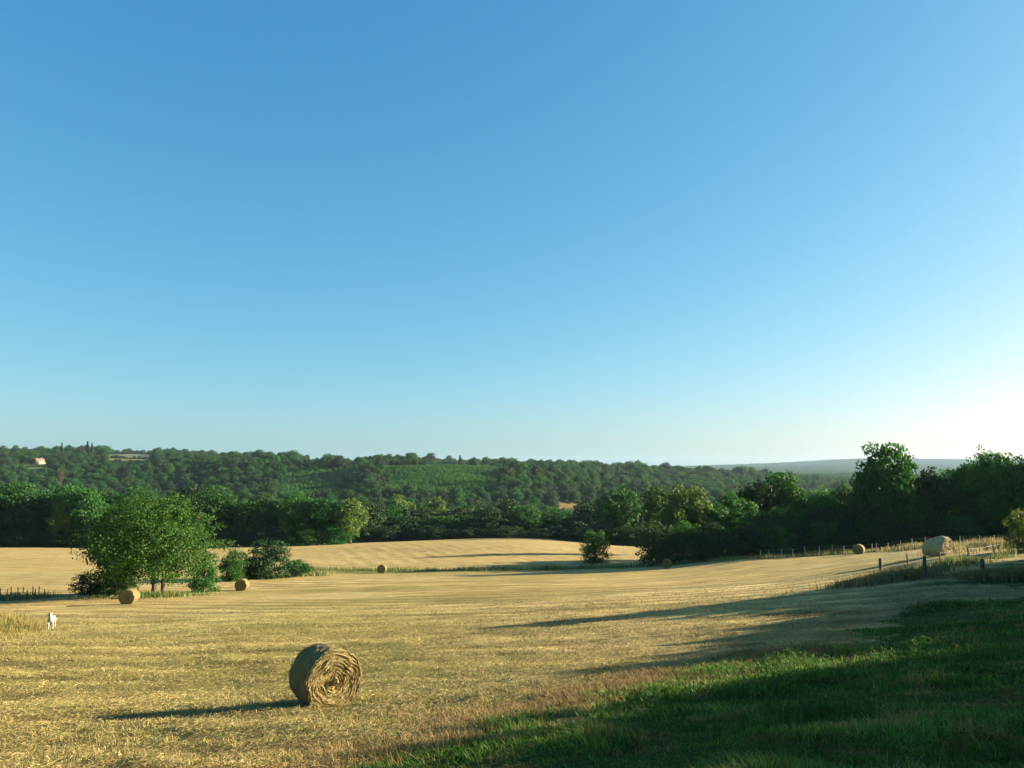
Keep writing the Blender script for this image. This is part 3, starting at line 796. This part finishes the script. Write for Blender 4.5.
# ------------------------------------------------------------------ far woods (one mass) by geometry nodes
def gn_scatter(name, pts, scl, rot, sources, label, cat, flat=None):
    me = bpy.data.meshes.new(name); me.vertices.add(len(pts)); me.vertices.foreach_set('co', np.asarray(pts, np.float32).ravel())
    a = me.attributes.new('size', 'FLOAT_VECTOR', 'POINT'); a.data.foreach_set('vector', np.asarray(scl, np.float32).ravel())
    a = me.attributes.new('turn', 'FLOAT_VECTOR', 'POINT'); rv = np.zeros((len(pts), 3), np.float32); rv[:, 2] = rot; a.data.foreach_set('vector', rv.ravel())
    a = me.attributes.new('kind_index', 'INT', 'POINT'); a.data.foreach_set('value', rng.integers(0, len(sources), len(pts)).astype(np.int32))
    o = link(name, me); tag(o, label, cat, kind='stuff')
    ng = bpy.data.node_groups.new(name, 'GeometryNodeTree')
    ng.interface.new_socket('Geometry', in_out='INPUT', socket_type='NodeSocketGeometry')
    ng.interface.new_socket('Geometry', in_out='OUTPUT', socket_type='NodeSocketGeometry')
    gi = ng.nodes.new('NodeGroupInput'); go = ng.nodes.new('NodeGroupOutput')
    ip = ng.nodes.new('GeometryNodeInstanceOnPoints'); jn = ng.nodes.new('GeometryNodeGeometryToInstance')
    for s in reversed(sources):
        oi = ng.nodes.new('GeometryNodeObjectInfo'); oi.inputs['Object'].default_value = s; oi.inputs['As Instance'].default_value = False
        oi.transform_space = 'ORIGINAL'
        ng.links.new(oi.outputs['Geometry'], jn.inputs[0])
    def na_(nm, typ):
        n = ng.nodes.new('GeometryNodeInputNamedAttribute'); n.data_type = typ; n.inputs['Name'].default_value = nm
        return n.outputs['Attribute']
    ng.links.new(gi.outputs[0], ip.inputs['Points']); ng.links.new(jn.outputs[0], ip.inputs['Instance'])
    ip.inputs['Pick Instance'].default_value = True
    ng.links.new(na_('kind_index', 'INT'), ip.inputs['Instance Index'])
    ng.links.new(na_('turn', 'FLOAT_VECTOR'), ip.inputs['Rotation']); ng.links.new(na_('size', 'FLOAT_VECTOR'), ip.inputs['Scale'])
    ng.links.new(ip.outputs[0], go.inputs[0])
    md = o.modifiers.new('scatter', 'NODES'); md.node_group = ng
    return o

def crown_of(key):
    me = PROTO[key][0]
    return next(o for o in bpy.data.objects if o.data is me)

def jgrid(y0, y1, gap0, gap1, s0=-.80, s1=.82):
    P = []; Y = y0
    while Y < y1:
        gap = gap0 + (gap1 - gap0) * (Y - y0) / (y1 - y0)
        xs = np.arange(s0 * Y, s1 * Y, gap); P.append(np.stack([xs + rng.uniform(-.45, .45, len(xs)) * gap, Y + rng.uniform(-.45, .45, len(xs)) * gap], -1)); Y += gap
    return np.vstack(P)
P = jgrid(450, 2300, 9.0, 17.0)
zz = base_z(P[:, 0], P[:, 1]); ppx, ppy = px_of(P[:, 0], P[:, 1], zz); YY = P[:, 1]
def inr(a0, a1, y0, y1):
    q0 = ppx + 26 * (vnoise(P[:, 0] * .022, P[:, 1] * .022, 62) - .5); q1 = YY + 70 * (vnoise(P[:, 0] * .02, P[:, 1] * .02, 63) - .5)
    if a1 - a0 < 60: q0, q1 = ppx, YY
    return (q0 > a0) & (q0 < a1) & (q1 > y0) & (q1 < y1)
# hedged fields, clearings and young plantations stay open
ribbon = (ppx > 345 - (YY - 840) * -.10) & (ppx < 385 + (YY - 840) * .02)
open_ = inr(14, 46, 1035, 1150) | inr(108, 152, 1480, 2100) | inr(106, 150, 1260, 1430) | inr(300, 372, 1310, 2100) | inr(433, 482, 1215, 1650)
open_ |= inr(282, 360, 735, 1060) | inr(384, 505, 735, 1100) | inr(556, 609, 640, 780) | inr(33, 43, 1000, 1190)
keep = ~open_ | (inr(282, 506, 735, 1100) & (rng.uniform(0, 1, len(P)) < .007)); P = P[keep]; zz = zz[keep]; YY = YY[keep]; n = len(P)
hh = rng.uniform(6.5, 13.5, n) * np.where(rng.uniform(0, 1, n) < .10, 1.45, 1) * (.75 + .55 * vnoise(P[:, 0] * .014, P[:, 1] * .01, 61)); ww = hh * rng.uniform(.8, 1.25, n)
low = ((ppx[keep] > 106) & (ppx[keep] < 154) | (ppx[keep] > 298) & (ppx[keep] < 374) | (ppx[keep] > 431) & (ppx[keep] < 484)) & (YY > 1090) & (YY < 1500)
hh[low] *= .35; ww[low] *= .6
gn_scatter('far_woods', np.column_stack([P, zz - .5]), np.column_stack([ww, ww, hh]), rng.uniform(0, 6.28, n),
           [crown_of(k) for k in ('leafy0', 'leafy2', 'leafy4', 'dark0', 'dark1', 'dark2', 'leafy3', 'leafy1')], 'wooded hillsides across the valley up to the skyline', 'woods')
P = jgrid(2250, 9300, 26, 70, .10, .85); zz = base_z(P[:, 0], P[:, 1]); n = len(P); hh = rng.uniform(12, 18, n)
gn_scatter('distant_woods', np.column_stack([P, zz - 3]), np.column_stack([hh * (1 + P[:, 1] / 1700), hh * (1 + P[:, 1] / 1700), hh]), rng.uniform(0, 6.28, n), [crown_of('dark0'), crown_of('leafy2')], 'hazy blue wooded ridge far away on the right', 'woods')
# young plantation rows
P = jgrid(730, 1100, 3.6, 3.8, -.32, .02); zz = base_z(P[:, 0], P[:, 1]); ppx, ppy = px_of(P[:, 0], P[:, 1], zz); YY = P[:, 1]
k = inr(283, 359, 735, 1060) | inr(385, 505, 735, 1098); P, zz = P[k], zz[k]; n = len(P); hh = rng.uniform(1.4, 3.4, n) * (.7 + .9 * vnoise(P[:, 0] * .03, P[:, 1] * .03, 64))
src = tree('bush0', 318, 900, 0, 4, 'taller bush standing in the bright green plantation on the hillside', 'shrub', name='shrub', h=4.0)
for c_ in src.children:
    if c_.name.startswith('crown'):
        c_.data = c_.data.copy(); c_.data.materials[0] = M_YOUNG; YSRC = c_
gn_scatter('plantation', np.column_stack([P, zz - .2]), np.column_stack([hh * .8, hh * .8, hh]), rng.uniform(0, 6.28, n), [YSRC], 'bright green young plantation rows on the far hillside', 'plantation')

# ------------------------------------------------------------------ round bales
def disc_face(R0, seed, sgn, big=1.0):
    g = np.random.default_rng(seed); nr_, ns = 46, 112
    V = []; Q = []; T = []
    ph0 = g.uniform(0, 6)
    for i in range(nr_ + 1):
        t = i / nr_
        for k in range(ns):
            a = 2 * math.pi * k / ns
            wob_ = .25 * math.sin(3 * a + ph0) + .15 * math.sin(5 * a + 1.3 + ph0)
            r_ = R0 * t * (1 + .012 * math.sin(4 * a + ph0))
            turns = (t ** .85) * 9.5 + wob_ * (.5 + t) - a / (2 * math.pi) + 1.1 * (float(vnoise(np.array(math.cos(a) * t * 4 + 50), np.array(math.sin(a) * t * 4 + 50), seed + 7)) - .5)
            sp_ = abs(((turns % 1) - .5) * 2)                    # 0..1 ridge of the rolled layers
            gap = float(vnoise(np.array(a * 2.2 + 20.), np.array(t * 7. + 30.), seed))
            d_ = .036 * sp_ * max(0, 2.8 * gap - .8) * big + .014 * (float(vnoise(np.array(math.cos(a) * t * 14 + 50), np.array(math.sin(a) * t * 14 + 50), seed + 1)) - .5)
            d_ -= .14 * math.exp(-((t - .22) / .075) ** 2) * max(0, math.cos(a - 3.4)) * big     # hollow beside the core
            d_ += .09 * math.exp(-(t / .13) ** 4) * big
            d_ -= .05 * max(0, t - .93) / .07 + .06 * t * t * 0
            V.append((r_ * math.cos(a), sgn * (d_ - .02), r_ * math.sin(a)))
    for i in range(nr_):
        for k in range(ns):
            q = (i * ns + k, i * ns + (k + 1) % ns, (i + 1) * ns + (k + 1) % ns, (i + 1) * ns + k)
            Q.append(q if sgn > 0 else q[::-1])
    return np.array(V), Q

def bale_meshes(D, Wd, seed, flat=.06, old=False, wisps=2600, shade_tint=False):
    R0 = D / 2; g = np.random.default_rng(seed)
    ns, nw = 120, 22
    def squash(V):
        V = V.copy(); z = V[:, 2]; V[:, 2] = np.where(z < -R0 * (1 - flat), -R0 * (1 - flat) + (z + R0 * (1 - flat)) * .15, z)
        V[:, 2] += R0 * (1 - flat * .85); return V
    V = []
    for j in range(nw + 1):
        v = -Wd / 2 + Wd * j / nw
        for k in range(ns):
            a = 2 * math.pi * k / ns
            r_ = R0 * (1 + .012 * math.sin(4 * a + seed)) + .05 * (float(vnoise(np.array(v * 5. + 10), np.array(a * 3. + 5), seed)) - .5) + .03 * (float(vnoise(np.array(v * 17. + 10), np.array(a * 9. + 5), seed + 3)) - .5)
            r_ -= .035 * (abs(v) / (Wd / 2)) ** 6
            V.append((r_ * math.cos(a), v, r_ * math.sin(a)))
    Q = [(j * ns + k, j * ns + (k + 1) % ns, (j + 1) * ns + (k + 1) % ns, (j + 1) * ns + k) for j in range(nw) for k in range(ns)]
    V = squash(np.array(V))
    def slump(V):
        if not old: return V
        V = V.copy(); f = V[:, 2] / D; u = V[:, 1] / Wd
        V[:, 0] *= 1 + .10 * (1 - f); V[:, 2] *= 1 - .16 * np.clip(-u - .05, 0, 1) * 2 + .06 * np.sin(u * 7 + V[:, 0] * 2) * f
        V[:, 1] += .22 * (1 - f) ** 2 * np.where(u > 0.3, 1, .3) * np.sign(u) + .10 * f
        return V
    m_side = M_OLD if old else M_WRAP; m_end = M_OLD if old else M_WRAP if shade_tint else M_BALE  # shaded end faces take the darker wrap colour: shade painted in
    wrap = build_mesh('wrap', slump(V), Q, m_side, True)
    f1, q1 = disc_face(R0 * .985, seed + 5, 1, .6 if old else 1.0); f2, q2 = disc_face(R0 * .985, seed + 9, -1, .6 if old else 1.0)
    f1[:, 1] += Wd / 2; f2[:, 1] -= Wd / 2
    e1 = build_mesh('end_face', slump(squash(f1)), q1, m_end, False); e2 = build_mesh('end_face', slump(squash(f2)), q2, m_end, False)
    # wisps standing off the ends, rim and foot
    n = wisps; end = g.uniform(0, 1, n) < .75
    a = g.uniform(0, 2 * np.pi, n); rr = R0 * np.sqrt(g.uniform(.02, 1, n)); sg = np.where(g.uniform(0, 1, n) < .5, -1, 1)
    p = np.stack([np.where(end, rr, R0) * np.cos(a), np.where(end, sg * (Wd / 2 + .02), g.uniform(-.5, .5, n) * Wd), np.where(end, rr, R0) * np.sin(a)], -1)
    tang = np.stack([-np.sin(a), g.normal(0, .35, n) + np.where(end, sg * .25, 0), np.cos(a)], -1) + g.normal(0, .22, (n, 3)); tang /= np.linalg.norm(tang, axis=1, keepdims=True)
    L = g.uniform(.05, .15, (n, 1)); side = np.cross(tang, g.normal(0, 1, (n, 3))); side /= np.linalg.norm(side, axis=1, keepdims=True); side *= .0032
    c0 = slump(squash(p)); dlt = tang * L / 2
    P = np.stack([c0 - dlt - side, c0 + dlt - side, c0 + dlt + side, c0 - dlt + side], 1).reshape(-1, 3)
    P[:, 2] = np.maximum(P[:, 2], .005)
    cc = np.array([(.36, .27, .11), (.42, .32, .15), (.28, .195, .075), (.20, .13, .05)])[g.integers(0, 4, n)]
    if old: cc = cc * .5 + np.array((.22, .19, .13)) * .5
    loose = build_mesh('loose_straw', P, np.arange(n * 4).reshape(-1, 4), M_STRAW, False, np.repeat(cc, 4, 0))
    return wrap, e1, e2, loose

def bale(meshes, p, face_az, label, group='round straw bales lying in the field', tilt=0):
    """face_az: compass angle (0 = away from camera, clockwise) the +Y end faces"""
    o = thing('straw_bale', label, 'straw bale', p, -R(face_az), group)
    o.rotation_euler.y = tilt
    link('wrap', meshes[0], o); link('end_face', meshes[1], o); link('end_face', meshes[2], o); link('loose_straw', meshes[3], o)
    return o
B1 = bale_meshes(1.38, 0.98, 3); B2 = bale_meshes(1.40, 1.15, 8, wisps=500); B3 = bale_meshes(1.40, 1.15, 21, wisps=150, shade_tint=True); BO = bale_meshes(1.5, 1.45, 15, .12, True)
pf = at(330, 707.5)
bale(B1, (pf.x - .22, pf.y + .42, float(base_z(pf.x - .22, pf.y + .42)) - .03), 180 - 39, 'large round straw bale nearest, its lit spiral end towards the camera')
def place(px, py, az, lab, M=B2, back=.5, sc=1.0, **kw):
    p = at(px, py); k = 1 + back / p.y
    o = bale(M, (p.x * k, p.y * k, float(base_z(p.x * k, p.y * k)) - .03), az, lab, **kw); o.scale = (sc,) * 3; return o
place(129, 604.5, 178, 'round straw bale in front of the left oak, lit along its right rim')
place(242, 591, 179, 'round straw bale right of the oak, near the dark bushes')
place(382, 573.2, 182, 'small far round bale against the edge of the mounded field')
place(667, 568, 180 + 10, 'round bale in tree shade at the foot of the twin crowned trees', B3)
place(859, 554.5, 215, 'half hidden round bale on the rise by the right hand fence posts', B3)
place(938, 556.5, 150, 'old slumped pale bale behind the near right fence', BO, group='old bale', sc=1.14)

# ------------------------------------------------------------------ fences
def fence(name, label, posts, h, rad, mat, wires, far=False, lean=.08, hvar=.12):
    g = random.Random(len(posts) + int(rad * 1000)); p0 = posts[0]
    o = thing(name, label, 'fence', p0)
    tops = []
    for p in posts:
        hh = h * g.uniform(1 - hvar, 1 + hvar); l = Vector((g.uniform(-lean, lean), g.uniform(-lean, lean), 1)) * hh
        mb = MB(); base = Vector(p) - p0
        mb.tube([base - Vector((0, 0, .15)), base + l * .5, base + l * .97, base + l], [rad, rad * .95, rad * .9, rad * .55], 8)
        link('post', mb.mesh('post', mat, True), o); tops.append((base, l))
    for f in wires:
        mb = MB()
        for (b0, l0), (b1, l1) in zip(tops[:-1], tops[1:]):
            a, c_ = b0 + l0 * f, b1 + l1 * f; mid = (a + c_) / 2 - Vector((0, 0, .05))
            mb.tube([a, mid, c_], [.006 if not far else .008] * 3, 4)
        link('wire', mb.mesh('wire', M_WIRE, True), o)
    return o
fence('wire_fence', 'long thin stake fence along the far side of the right field', [on(a, b) for a, b in ((757, 117), (766, 116), (778, 115), (789, 114.5), (802, 114), (816, 113), (829, 112), (840, 111), (850, 110), (868, 108), (872, 107), (884, 106), (896, 104), (908, 102), (921, 99), (938, 96), (955, 93), (975, 89), (990, 86), (1010, 83), (1030, 80))], 1.3, .055, M_PALEPOST, (.55, .92), True)
fence('wire_fence', 'near fence of slim wooden posts below the old slumped bale', [at(a, b) for a, b in ((908, 568), (941, 566), (969, 562.5), (995, 557.5), (1019, 554), (1045, 552))], 1.0, .055, M_POST, (.5, .9), lean=.12)
gp = thing('gate_posts', 'two stout dark fence posts joined by wire at the shaded field corner', 'fence', at(881, 577))
def stout(px, py, h, name='wire_fence'): pass
bpy.data.objects.remove(gp)
fence('wire_fence', 'short stretch of stout dark posts at the shaded field corner', [at(881, 578), at(925, 579)], 1.25, .11, M_POST, (.6,), lean=.05)
fence('gate_post', 'single stout dark post beside the grassy lane on the right', [at(983, 576)], 1.05, .12, M_POST, (), lean=.05)
fence('wire_fence', 'old fence of thin uneven stakes at the left edge of the field', [on(a, b) for a, b in ((-40, 77.5), (-24, 77.8), (-12, 78), (3, 78), (9, 78.6), (15, 78.2), (20, 79), (27, 79), (31, 79.6), (36, 79.4), (41, 80), (44, 80.2), (47, 80.4), (52, 80.8))], 1.05, .045, M_POST, (.5, .9), True, hvar=.3)

# ------------------------------------------------------------------ white dog
def dog(p, rz):
    o = thing('dog', 'white dog standing in the stubble at far left, looking towards the camera', 'dog', p, rz)
    bm_v = [(0, 0, .52), (0, -.22, .53), (0, -.40, .58), (0, -.50, .72), (0, -.53, .84), (0, -.60, .86), (0, -.70, .82), (0, .28, .53), (0, .42, .52), (0, .52, .46), (0, .56, .34)]
    bm_e = [(0, 1), (1, 2), (2, 3), (3, 4), (4, 5), (5, 6), (0, 7), (7, 8), (8, 9), (9, 10)]
    rad_ = [.145, .165, .13, .085, .09, .075, .045, .135, .10, .03, .018]
    def leg(x, yb, front):
        k = len(bm_v)
        if front: pts = [(x, yb, .40), (x, yb + .01, .24), (x, yb, .06), (x, yb - .06, .03)]; rr = [.07, .042, .035, .036]; root = 1
        else: pts = [(x, yb, .42), (x, yb - .07, .30), (x, yb + .07, .19), (x, yb + .03, .05), (x, yb - .03, .03)]; rr = [.095, .06, .036, .034, .036]; root = 8
        for i, (q_, r_) in enumerate(zip(pts, rr)):
            bm_v.append(q_); rad_.append(r_); bm_e.append((root if i == 0 else k + i - 1, k + i))
    leg(-.10, -.28, True); leg(.10, -.24, True); leg(-.10, .40, False); leg(.10, .38, False)
    me = bpy.data.meshes.new('body'); me.from_pydata(bm_v, bm_e, []); me.materials.append(M_DOG)
    bdy = link('body', me, o)
    md = bdy.modifiers.new('skin', 'SKIN'); sv = me.skin_vertices[0].data
    for i, r_ in enumerate(rad_): sv[i].radius = (r_, r_)
    sv[0].use_root = True; md.use_smooth_shade = True
    bdy.modifiers.new('sub', 'SUBSURF').levels = 1
    bdy.modifiers['sub'].render_levels = 1
    for s in (-1, 1):
        mb = MB(); mb.tube([(s * .05, -.52, .89), (s * .085, -.54, .88), (s * .098, -.57, .79)], [.045, .04, .012], 6)
        link('ear', mb.mesh('ear', M_DOG, True), o)
    mb = MB(); mb.tube([(0, -.725, .83), (0, -.75, .825)], [.03, .02], 6); link('nose', mb.mesh('nose', M_NOSE, True), o)
    for s in (-1, 1):
        mb = MB(); mb.tube([(s * .045, -.645, .885), (s * .047, -.665, .886)], [.014, .008], 6); link('eye', mb.mesh('eye', M_NOSE, True), o)
    return o
pd = at(51, 629); d = dog((pd.x, pd.y, pd.z), R(22)); d.scale = (1.12,) * 3

# single dry stalk on the bank
ps = at(698, 668); o = link('dry_stalk', None, None, ps); tag(o, 'single pale dry stalk leaning out at the edge of the grass bank', 'stalk')
mb = MB(); mb.tube([(0, 0, -.02), (.10, 0, .22), (.26, .02, .46)], [.008, .007, .004], 5); link('stem', mb.mesh('stem', M_PALEPOST, True), o)
mb = MB(); mb.tube([(.26, .02, .46), (.30, .02, .52), (.34, .02, .56)], [.006, .014, .004], 5); link('seed_head', mb.mesh('seed_head', M_PALEPOST, True), o)

# ------------------------------------------------------------------ farmhouse on the left hillside
ph = on(39, 1150)
o = thing('farmhouse', 'ochre farmhouse with a clay tiled roof on the left hilltop', 'house', (ph.x, ph.y, ph.z), R(52))
o.scale = (1.0, 1.0, 1.0)
mb = MB(); mb.box((0, 0, 2.6), (11, 7, 6.2)); mb.add([(-5.5, -3.5, 5.7), (-5.5, 3.5, 5.7), (-5.5, 0, 8.0), (5.5, -3.5, 5.7), (5.5, 3.5, 5.7), (5.5, 0, 8.0)], [], [(0, 2, 1), (3, 4, 5)])
link('wall', mb.mesh('wall', M_RENDER), o)
mb = MB()
for s in (-1, 1):
    y0, y1 = s * 4.1, 0
    V = [(-6, y0, 5.35), (6, y0, 5.35), (6, y1, 8.15), (-6, y1, 8.15), (-6, y0, 5.55), (6, y0, 5.55), (6, y1, 8.35), (-6, y1, 8.35)]
    mb.add(V, [(0, 1, 2, 3), (4, 5, 6, 7), (0, 1, 5, 4), (1, 2, 6, 5), (3, 0, 4, 7)])
rf = link('roof', mb.mesh('roof', M_TILE), o)
mb = MB(); mb.box((3, 1, 8.4), (.9, .9, 1.8)); link('chimney', mb.mesh('chimney', M_RENDER), rf)
for wx in (-3.6, -1.2, 1.2, 3.6):
    for wz in (1.4, 4.2):
        if wx == 1.2 and wz == 1.4: continue
        mb = MB(); mb.box((wx, -3.53, wz), (1.2, .10, 1.5)); f_ = link('window', mb.mesh('window', M_SHUT), o)
        mb = MB(); mb.box((wx, -3.60, wz), (.95, .05, 1.25)); link('pane', mb.mesh('pane', M_GLASS), f_)
mb = MB(); mb.box((1.2, -3.54, 1.05), (1.1, .12, 2.1)); link('door', mb.mesh('door', M_TILE), o)
mb = MB(); mb.box((8.2, .5, 1.5), (5.2, 5, 4)); w2 = link('wing', mb.mesh('wing', M_RENDER), o)
mb = MB(); V = [(5.52, -2.4, 3.7), (11.2, -2.4, 3.7), (11.2, 3.4, 5.0), (5.52, 3.4, 5.0), (5.52, -2.4, 3.9), (11.2, -2.4, 3.9), (11.2, 3.4, 5.2), (5.52, 3.4, 5.2)]
mb.add(V, [(0, 3, 2, 1), (4, 5, 6, 7), (0, 1, 5, 4), (1, 2, 6, 5), (2, 3, 7, 6), (3, 0, 4, 7)]); link('roof', mb.mesh('roof', M_TILE), w2)

# ------------------------------------------------------------------ air
HAZE = True
if HAZE:
    mb = MB(); mb.box((0, 0, 0), (2, 2, 2)); o = link('haze', mb.mesh('haze', None))
    zt, zb_ = 170.0, float(Z.min()) - 1.5
    o.location = (0, 0, (zt + zb_) / 2); o.scale = (10800, 10800, (zt - zb_) / 2); tag(o, kind='stuff')
    m = bpy.data.materials.new('summer haze'); m.use_nodes = True; nt = m.node_tree
    nt.nodes.remove(nt.nodes['Principled BSDF'])
    pv = nt.nodes.new('ShaderNodeVolumePrincipled'); pv.inputs['Color'].default_value = (.56, .79, 1.0, 1); pv.inputs['Density'].default_value = 3.1e-5
    pv.inputs['Anisotropy'].default_value = .2
    nt.links.new(pv.outputs[0], nt.nodes['Material Output'].inputs['Volume'])
    o.data.materials.append(m)

# ------------------------------------------------------------------ sky, sun, camera
wd_ = bpy.data.worlds.new('World'); scene.world = wd_; wd_.use_nodes = True
nt = wd_.node_tree; bg = nt.nodes['Background']
sky = nt.nodes.new('ShaderNodeTexSky'); sky.sky_type = 'NISHITA'; sky.sun_disc = False
sky.sun_elevation = R(SUN_EL); sky.sun_rotation = R(SUN_AZ); sky.altitude = 200; sky.air_density = 1.0; sky.dust_density = 1.3; sky.ozone_density = 1.6
SKY_GRADE = ((.70, 1.30, .355), (1.5, .77, 1.05), (2.2, .58, 1.28))
sep = nt.nodes.new('ShaderNodeSeparateColor'); com = nt.nodes.new('ShaderNodeCombineColor')
nt.links.new(sky.outputs[0], sep.inputs[0])
for ch, (ref, ex, gain) in enumerate(SKY_GRADE):      # film-like response of the three channels
    dv = nt.nodes.new('ShaderNodeMath'); dv.operation = 'DIVIDE'; dv.inputs[1].default_value = ref
    pw = nt.nodes.new('ShaderNodeMath'); pw.operation = 'POWER'; pw.inputs[1].default_value = ex
    ml = nt.nodes.new('ShaderNodeMath'); ml.operation = 'MULTIPLY'; ml.inputs[1].default_value = ref * gain
    nt.links.new(sep.outputs[ch], dv.inputs[0]); nt.links.new(dv.outputs[0], pw.inputs[0]); nt.links.new(pw.outputs[0], ml.inputs[0]); nt.links.new(ml.outputs[0], com.inputs[ch])
nt.links.new(com.outputs[0], bg.inputs['Color']); bg.inputs['Strength'].default_value = .05
sl = bpy.data.lights.new('sun', 'SUN'); sl.energy = 5.0; sl.angle = R(.53); sl.color = (1.0, .88, .66)
so = bpy.data.objects.new('sun', sl); COL.objects.link(so)
sd = Vector((math.sin(R(SUN_AZ)) * math.cos(R(SUN_EL)), math.cos(R(SUN_AZ)) * math.cos(R(SUN_EL)), math.sin(R(SUN_EL))))
so.rotation_euler = (-sd).to_track_quat('-Z', 'Y').to_euler(); so.location = sd * 60
cam = bpy.data.cameras.new('camera'); co = bpy.data.objects.new('camera', cam); COL.objects.link(co)
cam.sensor_width = 36; cam.lens = F / W * 36; cam.clip_start = .1; cam.clip_end = 20000
co.location = (0, 0, 0); co.rotation_euler = (R(90) + TH, 0, 0)
scene.camera = co
vs = scene.view_settings; vs.view_transform = 'Standard'; vs.look = 'None'; vs.gamma = 1; vs.exposure = 2.04; vs.use_curve_mapping = False
cy = scene.cycles
cy.max_bounces = 6; cy.diffuse_bounces = 3; cy.transmission_bounces = 3; cy.volume_bounces = 0; cy.use_denoising = True
